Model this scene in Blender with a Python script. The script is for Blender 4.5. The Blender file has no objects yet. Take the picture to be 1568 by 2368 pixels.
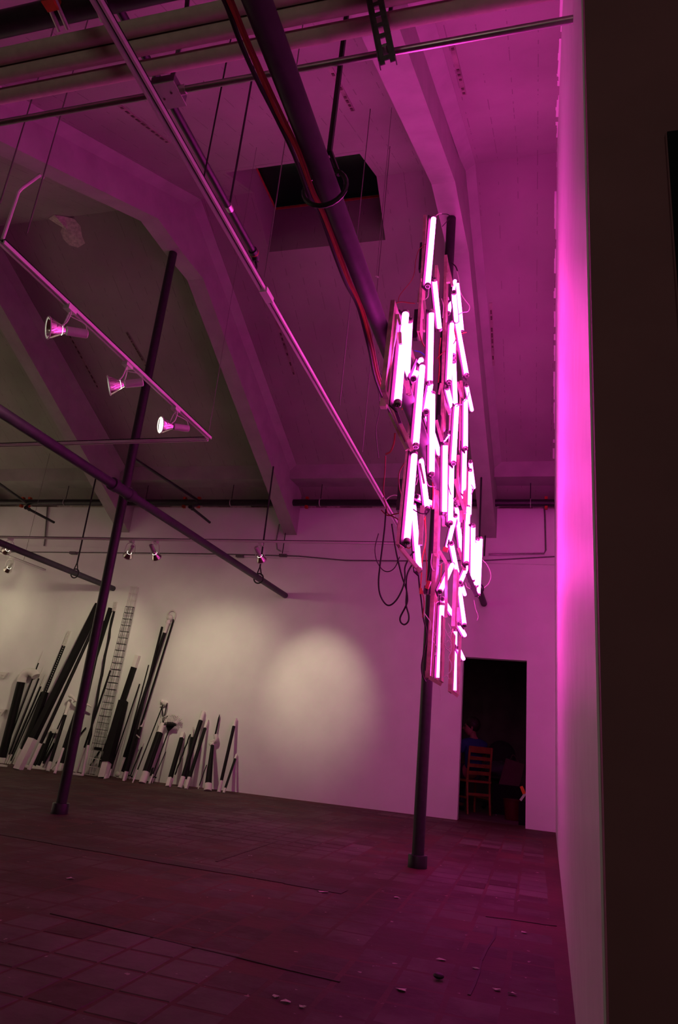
import bpy, bmesh, math, random
from mathutils import Vector, Matrix, Quaternion, noise
random.seed(7)
S = bpy.context.scene
COL = S.collection
# ------------------------------------------------------------------ camera
W, H, F = 1568, 2368, 1594.365
YAW, PITCH, ROLL = -0.292390728, 0.316523910, 0.0986277181
CAM = Vector((0, 0, 0.84))
fw = Vector((math.sin(YAW)*math.cos(PITCH), math.cos(YAW)*math.cos(PITCH), math.sin(PITCH)))
r0 = Vector((math.cos(YAW), -math.sin(YAW), 0)); u0 = r0.cross(fw)
cr, sr = math.cos(ROLL), math.sin(ROLL)
RT = cr*r0 + sr*u0; UP = -sr*r0 + cr*u0
cd = bpy.data.cameras.new('camera'); cam = bpy.data.objects.new('camera', cd); COL.objects.link(cam)
cd.sensor_fit = 'AUTO'; cd.sensor_width = 36; cd.lens = 36*F/H; cd.clip_start = .02; cd.clip_end = 100
cam.matrix_world = Matrix(((RT.x, UP.x, -fw.x, CAM.x), (RT.y, UP.y, -fw.y, CAM.y), (RT.z, UP.z, -fw.z, CAM.z), (0, 0, 0, 1)))
S.camera = cam
# ------------------------------------------------------------------ world, exposure, light levels
wd = bpy.data.worlds.new('night'); S.world = wd; wd.use_nodes = True
wd.node_tree.nodes['Background'].inputs[0].default_value = (.02, .025, .03, 1)
wd.node_tree.nodes['Background'].inputs[1].default_value = .1
S.view_settings.view_transform = 'Standard'; S.view_settings.look = 'None'
S.view_settings.exposure = 0; S.view_settings.gamma = 1; S.view_settings.use_curve_mapping = False
TUBE_COL, TUBE_STR = (1.0, .05, .59), 28.0
SPOT_COL = (1.0, .88, .55)
SPOT_W, SPILL_W, NEAR_W = 150.0, 9.0, 36.0
S.cycles.max_bounces = 8; S.cycles.diffuse_bounces = 5; S.cycles.sample_clamp_indirect = 4
S.cycles.use_light_tree = True; S.cycles.use_denoising = True
S.cycles.caustics_reflective = False; S.cycles.caustics_refractive = False

# ------------------------------------------------------------------ a sight line met with a plane of the room, in metres
def ray(px, py):
    return RT*((px-W/2)/F) + UP*((H/2-py)/F) + fw
def on(px, py, ax, v):
    d = ray(px, py); return CAM + d*((v-CAM[ax])/d[ax])
def atY(px, py, v): return on(px, py, 1, v)
def atZ(px, py, v): return on(px, py, 2, v)
def ppm(P): return F/((Vector(P)-CAM).dot(fw))
def c4(x, y): return 840+x/4.081, 480+y/4.081
def c5(x, y): return 840+x/4.081, 1040+y/4.081
def c6(x, y): return x/4.553, 1340+y/4.553
def c7(x, y): return 280+x/4.553, 1340+y/4.553
def c8(x, y): return 1020+x/4.933, 1480+y/4.933

def lerp(a, b, t): return a+(b-a)*t
# ------------------------------------------------------------------ materials
def nodes(name):
    m = bpy.data.materials.new(name); m.use_nodes = True
    return m, m.node_tree.nodes, m.node_tree.links, m.node_tree.nodes['Principled BSDF']
def P(name, col, rough=.6, metal=0., var=.12, scale=18., bump=0.):
    m, n, l, b = nodes(name)
    b.inputs['Roughness'].default_value = rough; b.inputs['Metallic'].default_value = metal
    tc = n.new('ShaderNodeTexCoord'); nz = n.new('ShaderNodeTexNoise'); nz.inputs['Scale'].default_value = scale; nz.inputs['Detail'].default_value = 4
    l.new(tc.outputs['Object'], nz.inputs['Vector'])
    cr_ = n.new('ShaderNodeValToRGB'); cr_.color_ramp.elements[0].position = .3; cr_.color_ramp.elements[1].position = .7
    cr_.color_ramp.elements[0].color = (*[c*(1-var) for c in col], 1); cr_.color_ramp.elements[1].color = (*[min(1, c*(1+var)) for c in col], 1)
    l.new(nz.outputs['Fac'], cr_.inputs['Fac']); l.new(cr_.outputs['Color'], b.inputs['Base Color'])
    if bump:
        bp = n.new('ShaderNodeBump'); bp.inputs['Strength'].default_value = bump; bp.inputs['Distance'].default_value = .01
        l.new(nz.outputs['Fac'], bp.inputs['Height']); l.new(bp.outputs['Normal'], b.inputs['Normal'])
    return m
def emit(name, col, s):
    m = bpy.data.materials.new(name); m.use_nodes = True; n = m.node_tree.nodes; l = m.node_tree.links
    n.remove(n['Principled BSDF']); e = n.new('ShaderNodeEmission'); e.inputs[0].default_value = (*col, 1); e.inputs[1].default_value = s
    l.new(e.outputs[0], n['Material Output'].inputs[0]); return m
def concrete(name, col):
    """painted board-marked concrete: faint broken board lines along the slope, blotches, pin holes"""
    m, n, l, b = nodes(name); b.inputs['Roughness'].default_value = .75
    tc = n.new('ShaderNodeTexCoord'); sp = n.new('ShaderNodeSeparateXYZ'); l.new(tc.outputs['Object'], sp.inputs[0])
    nz = n.new('ShaderNodeTexNoise'); nz.inputs['Scale'].default_value = 1.1; nz.inputs['Detail'].default_value = 6; l.new(tc.outputs['Object'], nz.inputs['Vector'])
    fine = n.new('ShaderNodeTexNoise'); fine.inputs['Scale'].default_value = 9; fine.inputs['Detail'].default_value = 5; l.new(tc.outputs['Object'], fine.inputs['Vector'])
    mp = n.new('ShaderNodeMath'); mp.operation = 'MULTIPLY'; mp.inputs[1].default_value = 5.1; l.new(sp.outputs['X'], mp.inputs[0])
    fr = n.new('ShaderNodeMath'); fr.operation = 'FRACT'; l.new(mp.outputs[0], fr.inputs[0])
    lt = n.new('ShaderNodeMath'); lt.operation = 'LESS_THAN'; lt.inputs[1].default_value = .035; l.new(fr.outputs[0], lt.inputs[0])
    gt = n.new('ShaderNodeMath'); gt.operation = 'GREATER_THAN'; gt.inputs[1].default_value = .52; l.new(fine.outputs['Fac'], gt.inputs[0])
    ml = n.new('ShaderNodeMath'); ml.operation = 'MULTIPLY'; l.new(lt.outputs[0], ml.inputs[0]); l.new(gt.outputs[0], ml.inputs[1])
    ramp = n.new('ShaderNodeValToRGB'); e = ramp.color_ramp.elements
    e[0].position = .32; e[1].position = .72; e[0].color = (*[c*.82 for c in col], 1); e[1].color = (*[c*1.1 for c in col], 1)
    l.new(nz.outputs['Fac'], ramp.inputs['Fac'])
    mx = n.new('ShaderNodeMixRGB'); mx.inputs['Color2'].default_value = (*[c*.62 for c in col], 1)
    l.new(ml.outputs[0], mx.inputs['Fac']); l.new(ramp.outputs['Color'], mx.inputs['Color1']); l.new(mx.outputs['Color'], b.inputs['Base Color'])
    bp = n.new('ShaderNodeBump'); bp.inputs['Strength'].default_value = .25; bp.inputs['Distance'].default_value = .01
    l.new(fine.outputs['Fac'], bp.inputs['Height']); l.new(bp.outputs['Normal'], b.inputs['Normal'])
    return m
def floor_mat(name, a, c, pal, speck=.71, sc=.9):
    m, n, l, b = nodes(name)
    tc = n.new('ShaderNodeNewGeometry')
    big = n.new('ShaderNodeTexNoise'); big.inputs['Scale'].default_value = sc; big.inputs['Detail'].default_value = 8; big.inputs['Roughness'].default_value = .65; l.new(tc.outputs['Position'], big.inputs['Vector'])
    ramp = n.new('ShaderNodeValToRGB'); e = ramp.color_ramp.elements; e[0].position = .42; e[1].position = .60; e[0].color = (*a, 1); e[1].color = (*c, 1)
    l.new(big.outputs['Fac'], ramp.inputs['Fac'])
    sm = n.new('ShaderNodeTexNoise'); sm.inputs['Scale'].default_value = 21; sm.inputs['Detail'].default_value = 3; l.new(tc.outputs['Position'], sm.inputs['Vector'])
    th = n.new('ShaderNodeValToRGB'); th.color_ramp.elements[0].position = speck; th.color_ramp.elements[1].position = speck+.03; l.new(sm.outputs['Fac'], th.inputs['Fac'])
    mx = n.new('ShaderNodeMixRGB'); mx.inputs['Color2'].default_value = (*pal, 1); l.new(th.outputs['Color'], mx.inputs['Fac']); l.new(ramp.outputs['Color'], mx.inputs['Color1'])
    l.new(mx.outputs['Color'], b.inputs['Base Color']); b.inputs['Roughness'].default_value = .7; b.inputs['Specular IOR Level'].default_value = .3
    bp = n.new('ShaderNodeBump'); bp.inputs['Strength'].default_value = .35; bp.inputs['Distance'].default_value = .006
    l.new(sm.outputs['Fac'], bp.inputs['Height']); l.new(bp.outputs['Normal'], b.inputs['Normal'])
    return m
M = dict(
    wall=P('white_wall_paint', (.87, .85, .87), .7, 0, .03, 3, .05),
    wallsheen=P('white_eggshell_wall_paint', (.84, .82, .84), .42, 0, .05, 6, .06),
    concrete=concrete('painted_concrete', (.32, .31, .28)),
    beam=P('beam_concrete', (.35, .34, .32), .7, 0, .1, 4, .12),
    oldwall=P('old_concrete', (.28, .25, .21), .85, 0, .35, 6, .4),
    dust=P('spalled_concrete', (.62, .58, .52), .9, 0, .25, 30, .5),
    slot=P('rusty_anchor_channel', (.10, .07, .06), .8, .2, .4, 40),
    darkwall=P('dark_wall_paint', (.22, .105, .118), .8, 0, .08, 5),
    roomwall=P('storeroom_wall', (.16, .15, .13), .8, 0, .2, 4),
    blk=floor_mat('worn_floor_block', (.068, .046, .038), (.130, .110, .088), (.30, .26, .24)),
    film=floor_mat('worn_red_floor_paint', (.052, .018, .018), (.105, .074, .060), (.30, .24, .22), .70, 1.6),
    joint=floor_mat('floor_joint_dirt', (.062, .020, .019), (.11, .036, .032), (.3, .2, .18)),
    seam=P('dark_floor_seam', (.045, .016, .016), .7, 0, .3, 9),
    iron=P('black_pipe', (.022, .018, .024), .42, .2, .2, 20),
    post=P('dark_painted_post', (.022, .018, .026), .5, .0, .25, 25),
    purple=P('dark_pipe_paint', (.045, .034, .055), .62, .0, .2, 15),
    red=P('red_coupling', (.42, .05, .015), .5, .2, .2, 30),
    zinc=P('zinc_clamp', (.55, .54, .52), .35, .8, .1, 30),
    conduit=P('grey_steel_conduit', (.34, .33, .32), .32, .85, .1, 30),
    lag=P('lagged_pipe_jacket', (.55, .46, .41), .8, 0, .08, 25, .2),
    white=P('white_enamel', (.72, .71, .69), .4, 0, .03, 10),
    strut=P('galvanised_strut', (.16, .14, .16), .5, .5, .2, 30),
    chrome=P('polished_reflector', (.9, .88, .82), .12, 1., .02, 8),
    wire=P('thin_grey_wire', (.22, .2, .2), .5, .6, .1, 30),
    cable=P('black_cable', (.015, .013, .015), .5, 0, .1, 30),
    orange=P('orange_wire', (.40, .09, .03), .5, 0, .1, 30),
    redwire=P('red_twisted_wire', (.30, .04, .035), .5, 0, .1, 30),
    pinkw=P('white_wire', (.75, .72, .7), .5, 0, .05, 30),
    bluew=P('blue_wire', (.05, .1, .6), .5, 0, .05, 30),
    wood=P('rough_wood_batten', (.46, .36, .27), .75, 0, .25, 22, .2),
    wood2=P('pale_wood_batten', (.66, .56, .46), .75, 0, .2, 22, .2),
    darkwood=P('dark_stained_batten', (.030, .026, .026), .85, 0, .25, 22, .2),
    ballast=P('black_ballast', (.025, .022, .028), .4, .1, .1, 12),
    cap=P('tube_cap_metal', (.42, .38, .36), .35, .8, .1, 40),
    capd=P('tube_cap_dark', (.03, .025, .03), .5, .0, .1, 40),
    paintw=P('white_painted_wood', (.76, .73, .71), .55, 0, .05, 12),
    paintb=P('black_painted_wood', (.010, .009, .010), .6, 0, .15, 12),
    glass=None, tube=emit('lit_tube_glass', TUBE_COL, TUBE_STR),
    skin=P('skin', (.30, .16, .11), .6, 0, .05, 10), hair=P('dark_hair', (.02, .012, .010), .6, 0, .3, 60, .5),
    shirt=P('blue_cotton', (.018, .06, .17), .85, 0, .1, 20, .2), trousers=P('dark_denim', (.03, .03, .05), .85, 0, .15, 25, .2),
    chair=P('honey_wood', (.24, .115, .03), .45, 0, .2, 14), blackf=P('black_fabric', (.02, .018, .022), .85, 0, .2, 14, .2),
    bag=P('brown_paper', (.10, .07, .05), .8, 0, .1, 10, .2), greyf=P('grey_cloth', (.06, .07, .085), .9, 0, .2, 10, .3),
    redp=P('red_plastic', (.09, .008, .010), .45, 0, .1, 10), orangep=P('orange_plastic', (.95, .24, .01), .5, 0, .05, 10),
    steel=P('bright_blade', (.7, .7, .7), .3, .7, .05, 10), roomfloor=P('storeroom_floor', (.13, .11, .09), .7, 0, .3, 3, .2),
    trimred=P('rust_red_trim', (.38, .09, .04), .7, 0, .25, 20), black=P('matte_black', (.006, .005, .007), .7, 0, .1, 20),
    socket=P('grey_socket', (.55, .53, .52), .4, .2, .05, 20),
)
for k in ('paintb', 'black'): M[k].node_tree.nodes['Principled BSDF'].inputs['Specular IOR Level'].default_value = .15
def glassmat():
    m = bpy.data.materials.new('dark_skylight_glass'); m.use_nodes = True; n = m.node_tree.nodes; l = m.node_tree.links
    n.remove(n['Principled BSDF']); t = n.new('ShaderNodeBsdfTransparent'); t.inputs[0].default_value = (.45, .45, .48, 1)
    g = n.new('ShaderNodeBsdfGlossy'); g.inputs['Roughness'].default_value = .25; g.inputs[0].default_value = (.5, .5, .5, 1)
    x = n.new('ShaderNodeMixShader'); x.inputs[0].default_value = .07; l.new(t.outputs[0], x.inputs[1]); l.new(g.outputs[0], x.inputs[2]); l.new(x.outputs[0], n['Material Output'].inputs[0])
    return m
M['glass'] = glassmat()
M['lamp'] = emit('lit_lamp_face', (1, .95, .8), 9)

# ------------------------------------------------------------------ mesh builder
ORG = {}
class MB:
    def __init__(s): s.v = []; s.f = []; s.mi = []
    def add(s, vs, fs, mi=0):
        k = len(s.v); s.v += [Vector(p) for p in vs]; s.f += [[i+k for i in f] for f in fs]; s.mi += [mi]*len(fs); return s
    def box(s, lo, hi, mi=0):
        x0, y0, z0 = lo; x1, y1, z1 = hi
        return s.add([(x0, y0, z0), (x1, y0, z0), (x1, y1, z0), (x0, y1, z0), (x0, y0, z1), (x1, y0, z1), (x1, y1, z1), (x0, y1, z1)],
                     [(0, 3, 2, 1), (4, 5, 6, 7), (0, 1, 5, 4), (1, 2, 6, 5), (2, 3, 7, 6), (3, 0, 4, 7)], mi)
    def hexa(s, p, mi=0):
        return s.add(p, [(0, 3, 2, 1), (4, 5, 6, 7), (0, 1, 5, 4), (1, 2, 6, 5), (2, 3, 7, 6), (3, 0, 4, 7)], mi)
    def bar(s, a, b, w, h, up=None, w2=None, h2=None, mi=0):
        a, b = Vector(a), Vector(b); d = (b-a).normalized()
        up = Vector(up) if up else (Vector((0, 0, 1)) if abs(d.z) < .8 else Vector((0, -1, 0)))
        x = d.cross(up).normalized(); y = x.cross(d); w2 = w if w2 is None else w2; h2 = h if h2 is None else h2
        q = [a-x*w/2-y*h/2, a+x*w/2-y*h/2, a+x*w/2+y*h/2, a-x*w/2+y*h/2, b-x*w2/2-y*h2/2, b+x*w2/2-y*h2/2, b+x*w2/2+y*h2/2, b-x*w2/2+y*h2/2]
        return s.hexa(q, mi)
    def tube(s, pts, rad, seg=10, cap=True, mi=0, prof=None):
        pts = [Vector(p) for p in pts]; n = len(pts)
        rad = rad if isinstance(rad, (list, tuple)) else [rad]*n
        t0 = (pts[1]-pts[0]).normalized(); ref = Vector((0, 0, 1)) if abs(t0.z) < .9 else Vector((0, 1, 0))
        x = t0.cross(ref).normalized(); vs = []; fs = []
        for i, p in enumerate(pts):
            t = (pts[min(i+1, n-1)]-pts[max(i-1, 0)]).normalized()
            x = (x - t*x.dot(t)).normalized(); y = t.cross(x)
            for k in range(seg):
                a = 2*math.pi*k/seg; rr = rad[i]*(prof(a) if prof else 1)
                vs.append(p + x*math.cos(a)*rr + y*math.sin(a)*rr)
        for i in range(n-1):
            for k in range(seg):
                k2 = (k+1) % seg; fs.append((i*seg+k, i*seg+k2, (i+1)*seg+k2, (i+1)*seg+k))
        if cap: fs.append(tuple(range(seg-1, -1, -1))); fs.append(tuple((n-1)*seg+k for k in range(seg)))
        return s.add(vs, fs, mi)
    def ring(s, c, nrm, R, r, seg=20, sg=6):
        nrm = Vector(nrm).normalized(); ref = Vector((0, 0, 1)) if abs(nrm.z) < .9 else Vector((1, 0, 0))
        x = nrm.cross(ref).normalized(); y = nrm.cross(x); c = Vector(c); vs = []; fs = []
        for i in range(seg):
            a = 2*math.pi*i/seg; d = x*math.cos(a)+y*math.sin(a)
            for k in range(sg):
                b = 2*math.pi*k/sg; vs.append(c + d*(R+r*math.cos(b)) + nrm*r*math.sin(b))
        for i in range(seg):
            for k in range(sg): fs.append((i*sg+k, ((i+1) % seg)*sg+k, ((i+1) % seg)*sg+(k+1) % sg, i*sg+(k+1) % sg))
        return s.add(vs, fs)
    def ball(s, c, r, sx=1, sy=1, sz=1, u=14, v=9, warp=None):
        c = Vector(c); vs = [c+Vector((0, 0, r*sz))]; fs = []
        for j in range(1, v):
            for i in range(u):
                a, b = 2*math.pi*i/u, math.pi*j/v; k = warp(a, b) if warp else 1
                vs.append(c+Vector((math.cos(a)*math.sin(b)*sx, math.sin(a)*math.sin(b)*sy, math.cos(b)*sz))*r*k)
        vs.append(c-Vector((0, 0, r*sz)))
        for i in range(u): fs.append((0, 1+i, 1+(i+1) % u))
        for j in range(v-2):
            for i in range(u): fs.append((1+j*u+i, 1+(j+1)*u+i, 1+(j+1)*u+(i+1) % u, 1+j*u+(i+1) % u))
        for i in range(u): fs.append((len(vs)-1, 1+(v-2)*u+(i+1) % u, 1+(v-2)*u+i))
        return s.add(vs, fs)
    def mesh(s, name, mats, off=Vector((0, 0, 0)), smooth=True):
        me = bpy.data.meshes.new(name); me.from_pydata([tuple(p-off) for p in s.v], [], s.f)
        for m in (mats if isinstance(mats, (list, tuple)) else [mats]): me.materials.append(m)
        for p, i in zip(me.polygons, s.mi): p.material_index = i
        bm = bmesh.new(); bm.from_mesh(me); bmesh.ops.recalc_face_normals(bm, faces=bm.faces); bm.to_mesh(me); bm.free()
        if smooth: me.shade_smooth(); me.set_sharp_from_angle(angle=math.radians(35))
        return me
    def build(s, name, mats, parent=None, loc=None, smooth=True):
        off = ORG[parent.name] if parent else (Vector(loc) if loc is not None else Vector((0, 0, 0)))
        o = bpy.data.objects.new(name, s.mesh(name, mats, off, smooth)); COL.objects.link(o)
        if parent: o.parent = parent
        else: o.location = off
        ORG[o.name] = off.copy()
        return o
def tag(o, label, cat, group=None, kind=None):
    o['label'] = label; o['category'] = cat
    if group: o['group'] = group
    if kind: o['kind'] = kind
    return o
def thing(name, loc, label, cat, group=None):
    o = bpy.data.objects.new(name, None); COL.objects.link(o); o.location = Vector(loc); o.empty_display_size = .1
    ORG[o.name] = Vector(loc); return tag(o, label, cat, group)
def struct(o): o['kind'] = 'structure'; return o
def spline(pts, n=6):
    pts = [Vector(p) for p in pts]; out = []
    q = [pts[0]*2-pts[1]]+pts+[pts[-1]*2-pts[-2]]
    for i in range(1, len(q)-2):
        for k in range(n):
            t = k/n; a, b, c, d = q[i-1], q[i], q[i+1], q[i+2]
            out.append(.5*((2*b)+(c-a)*t+(2*a-5*b+4*c-d)*t*t+(3*b-a-3*c+d)*t**3))
    return out+[pts[-1]]

# ------------------------------------------------------------------ room
YB, XL, YF = 9.72, -11.0, -4.0             # back wall face, left wall, wall behind the camera
YRID, ZRID, SL, YVAL = 5.7, 6.62, .545, 1.7
def zc(y):                                  # ceiling underside
    if y < YVAL: return ZRID-SL*(YRID-YVAL)
    return ZRID-SL*abs(YRID-y)
def xr(y): return .115+(y-1.45)*.0177       # the right wall runs slightly out of square
DX0, DX1, DZ = -.945, -.10, 2.07            # doorway
# floor slab, then blocks laid on it
fl = struct(MB().box((XL-.2, YF-.2, -.2), (3.2, YB+.3, -.0018)).build('floor', M['joint']))
BS, J, ZB = .20, .014, 0.0
def block_mesh(name, seed):
    rnd = random.Random(seed); a = (BS-J)/2; e = .004
    j = [(rnd.uniform(-.003, .003), rnd.uniform(-.003, .003)) for _ in range(4)]
    cs = [(-a, -a), (a, -a), (a, a), (-a, a)]
    base = [(x+j[i][0], y+j[i][1], -.03) for i, (x, y) in enumerate(cs)]
    mid = [(x+j[i][0], y+j[i][1], -.003) for i, (x, y) in enumerate(cs)]
    top = [((x+j[i][0])*(1-e/a), (y+j[i][1])*(1-e/a), 0) for i, (x, y) in enumerate(cs)]
    mb = MB().add(base+mid+top, [(0, 1, 5, 4), (1, 2, 6, 5), (2, 3, 7, 6), (3, 0, 4, 7), (4, 5, 9, 8), (5, 6, 10, 9), (6, 7, 11, 10), (7, 4, 8, 11), (8, 9, 10, 11)])
    return mb
cells = []
for i in range(-40, 2):
    for k in range(-2, 39):
        cx, cy = -.02+i*BS-BS/2+.12, 2.05+k*BS
        if cx+BS/2 > xr(cy)-.02 or cy+BS/2 > YB-.02 or cx-BS/2 < XL: continue
        v = Vector((cx, cy, 0))-CAM; z = v.dot(fw)
        if z < .5: continue
        sx, sy = W/2+F*v.dot(RT)/z, H/2-F*v.dot(UP)/z
        if -80 < sx < 1400 and 1500 < sy < 2450: cells.append((z, cx, cy))
cells.sort()
bms = [[block_mesh('floor_block', s).mesh('floor_block', M[m_], smooth=False) for s in range(6)] for m_ in ('film', 'blk')]
worn = [(atZ(x, y, 0), r) for x, y, r in ((470, 1905, 1.1), (730, 1950, .55), (1130, 2040, .5), (140, 2240, .7), (560, 1925, .6), (1150, 1955, .4))]
def bare(x, y):                                    # how far the grey block faces show through the worn red floor paint
    k = noise.noise((x*.55, y*.9, 3.1))*.9-.12
    for c_, r in worn: k = max(k, 1-(Vector((x, y, 0))-c_).length/r)
    return max(0, min(1, k*2.2))
rest = MB()
for n_, (z, cx, cy) in enumerate(cells):
    w = bare(cx, cy); h = -.0019+.0022*w+random.uniform(0, .0004); w = int(w > .3 and random.random() < .9)
    if n_ < 300:
        o = bpy.data.objects.new('floor_block', bms[w][n_ % 6]); o.parent = fl; o.location = (cx, cy, h); COL.objects.link(o)
    else:
        b = block_mesh('x', n_ % 6); rest.add([p+Vector((cx, cy, h)) for p in b.v], b.f, w)
ro = rest.build('floor_blocks', [M['film'], M['blk']], fl, smooth=False); ro['kind'] = 'stuff'
# a worn seam and an iron strip let into the floor, across the room
for a, b, w in (((0, 1927), (800, 2063), .11), ((120, 2112), (784, 2270), .012), ((1151, 2142), (1084, 2300), .010), ((1120, 2118), (1290, 2142), .010), ((500, 1992), (640, 1945), .02)):
    q = [atZ(*lerp(Vector(a), Vector(b), k/6), 0)+Vector((random.uniform(-.008, .008), random.uniform(-.008, .008), 0)) for k in range(7)]; mb = MB()
    for p_, q_ in zip(q, q[1:]): mb.bar(p_, q_, w*random.uniform(.8, 1.2), .003)
    mb.build('floor_seam', M['seam'], fl)
# walls
def wall_x(name, y0, y1, x0, x1, z0, z1, m, hole=None):
    mb = MB()
    if hole:
        a, b, c = hole
        mb.box((x0, y0, z0), (a, y1, z1)); mb.box((b, y0, z0), (x1, y1, z1)); mb.box((a, y0, c), (b, y1, z1))
    else: mb.box((x0, y0, z0), (x1, y1, z1))
    return struct(mb.build(name, m, smooth=False))
wb = wall_x('wall_back', YB, YB+.16, XL, xr(YB)+.02, -.02, 4.23, M['wall'], (DX0, DX1, DZ))
wall_x('wall_back_upper', YB+.07, YB+.3, XL, xr(YB)+.2, 4.23, 5.0, M['oldwall'])
MB().box((XL, YB-.035, 3.40), (xr(YB), YB+.01, 3.50)).build('wall_batten', M['wall'], wb, smooth=False)
struct(MB().hexa([(xr(1.45), 1.45, -.02), (xr(1.45)+.2, 1.45, -.02), (xr(9.9)+.2, 9.9, -.02), (xr(9.9), 9.9, -.02),
                  (xr(1.45), 1.45, 7), (xr(1.45)+.2, 1.45, 7), (xr(9.9)+.2, 9.9, 7), (xr(9.9), 9.9, 7)]).build('wall_right', M['wallsheen'], smooth=False))
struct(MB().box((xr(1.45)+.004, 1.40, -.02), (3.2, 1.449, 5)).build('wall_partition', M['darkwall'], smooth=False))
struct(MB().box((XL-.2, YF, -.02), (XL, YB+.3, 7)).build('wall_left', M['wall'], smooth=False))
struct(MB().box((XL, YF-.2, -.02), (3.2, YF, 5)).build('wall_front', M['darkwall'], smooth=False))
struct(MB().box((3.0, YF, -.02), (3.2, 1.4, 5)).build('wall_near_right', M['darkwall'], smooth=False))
# ceiling: two slopes about the ridge with an opening for the skylight
HX0, HX1, HY0, HY1 = -3.10, -1.66, 5.03, 6.31
def slab(mb, x0, x1, y0, y1, t=.16):
    mb.hexa([(x0, y0, zc(y0)), (x1, y0, zc(y0)), (x1, y1, zc(y1)), (x0, y1, zc(y1)), (x0, y0, zc(y0)+t), (x1, y0, zc(y0)+t), (x1, y1, zc(y1)+t), (x0, y1, zc(y1)+t)])
mb = MB(); XE = .5
slab(mb, XL, XE, YVAL, HY0); slab(mb, XL, HX0, HY0, YRID); slab(mb, HX1, XE, HY0, YRID)
slab(mb, XL, HX0, YRID, HY1); slab(mb, HX1, XE, YRID, HY1); slab(mb, XL, XE, HY1, YB+.3)
mb.box((XL, YF, zc(YVAL)), (3.2, YVAL, zc(YVAL)+.16))
ceil = struct(mb.build('ceiling', M['concrete'], smooth=False))
# longitudinal edge beam above the back wall
eb = MB().hexa([(XL, 9.20, 4.52), (xr(9.2), 9.20, 4.52), (xr(9.6), 9.62, 4.52), (XL, 9.62, 4.52), (XL, 9.16, zc(9.16)+.02), (xr(9.2), 9.16, zc(9.16)+.02), (xr(9.6), 9.62, zc(9.16)+.02), (XL, 9.62, zc(9.16)+.02)])
struct(eb.build('trim_1', M['beam'], smooth=False))
# old concrete coping between the board wall and the edge beam, with a ragged plaster edge
rag = MB(); x = XL
while x < xr(9.6)-.05:
    w = random.uniform(.12, .4); x2 = min(x+w, xr(9.7)-.01)
    rag.box((x, YB+.012, 4.2), (x2, YB+.075, 4.235+random.uniform(0, .045))); x = x2
struct(rag.build('trim_2', M['dust'], smooth=False))
# ragged plaster left along the joint of ceiling and right wall
rag = MB(); y = 2.3
while y < 9.1:
    y2 = min(y+random.uniform(.03, .16), 9.15); w = random.uniform(.004, .030); x = xr(y)+.004
    if not y < YRID < y2 and random.random() < .8:
        rag.hexa([(x-w, y, zc(y)-.004), (x, y, zc(y)-.006), (x, y2, zc(y2)-.006), (x-w*random.uniform(.5, 1.1), y2, zc(y2)-.004), (x-w, y, zc(y)+.002), (x, y, zc(y)+.002), (x, y2, zc(y2)+.002), (x-w, y2, zc(y2)+.002)])
    y = y2
struct(rag.build('trim_3', M['wall'], smooth=False))
# ridge beams with a flat haunch at the apex
def beam(n_, cx, cw):
    """cx(y) centre, soffit polyline in y,z; side faces up to the ceiling"""
    sof = [(YVAL-.2, 3.98), (5.15, 5.88), (YRID, 5.88), (6.16, 5.88), (9.71, 3.78)]
    mb = MB(); vs = []
    for (y, z) in sof:
        for s in (-1, 1): vs.append((cx(y)+s*cw/2, y, z))
        for s in (-1, 1): vs.append((cx(y)+s*cw/2*1.04, y, max(zc(y)+.06, z+.2)))
    fs = []
    for i in range(4):
        a, b = i*4, i*4+4
        fs += [(a, a+1, b+1, b), (a+1, a+3, b+3, b+1), (a, b, b+2, a+2), (a+2, b+2, b+3, a+3)]
    fs += [(0, 2, 3, 1), (16, 17, 19, 18)]
    mb.add(vs, fs)
    for s in (-1, 1):                         # plaster fillet where the beam side meets the ceiling
        e = .10; q = []
        for y in (YVAL, YRID, 9.2):
            x = cx(y)+s*cw/2; q.append([(x-s*.01, y, zc(y)-e*.9), (x+s*e, y, zc(y)-.004), (x+s*e, y, zc(y)+.02), (x-s*.01, y, zc(y)+.02)])
        fs = []
        for i in (0, 4): fs += [(i+k, i+(k+1) % 4, i+4+(k+1) % 4, i+4+k) for k in range(4)]
        mb.add(q[0]+q[1]+q[2], fs+[(0, 3, 2, 1), (8, 9, 10, 11)])
    o = mb.build('roof_beam', M['beam'], smooth=False); o['kind'] = 'structure'
    return o
def cx_r(y): return -.85 + max(0, y-5.2)*.045
def cx_m(y): return -3.97 + max(0, y-5.6)*.072
def cx_l(y): return -6.95 + max(0, y-5.6)*.075
for f_, w_ in ((cx_r, .22), (cx_m, .21), (cx_l, .21), (lambda y: -9.95+max(0, y-5.6)*.075, .21)): beam(0, f_, w_)
# old anchor channels cast in the ceiling
def chan(a, b, n_=11):
    def hit(px, py):
        d = ray(px, py)
        t1 = (ZRID-SL*YRID-CAM.z)/(d.z-SL*d.y); t2 = (ZRID+SL*YRID-CAM.z)/(d.z+SL*d.y)
        p1, p2 = CAM+d*t1, CAM+d*t2
        return p1 if 1.7 < p1.y <= YRID else p2
    A, B = hit(*a), hit(*b); nr = Vector((0, SL if A.y < YRID else -SL, -1)).normalized()
    mb = MB(); off = nr*.003
    mb.bar(A+off, B+off, .035, .008, nr, mi=0)
    for k in range(n_):
        if random.random() < .2: continue
        p = lerp(A, B, (k+.5)/n_)+nr*.006; d = (B-A).normalized()*random.uniform(.012, .03)
        mb.bar(p-d, p+d, .02, .01, nr, mi=1)
    return mb.build('anchor_channel', [M['oldwall'] if A.y > 0 else M['oldwall'], M['slot']], ceil, smooth=False)
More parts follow.
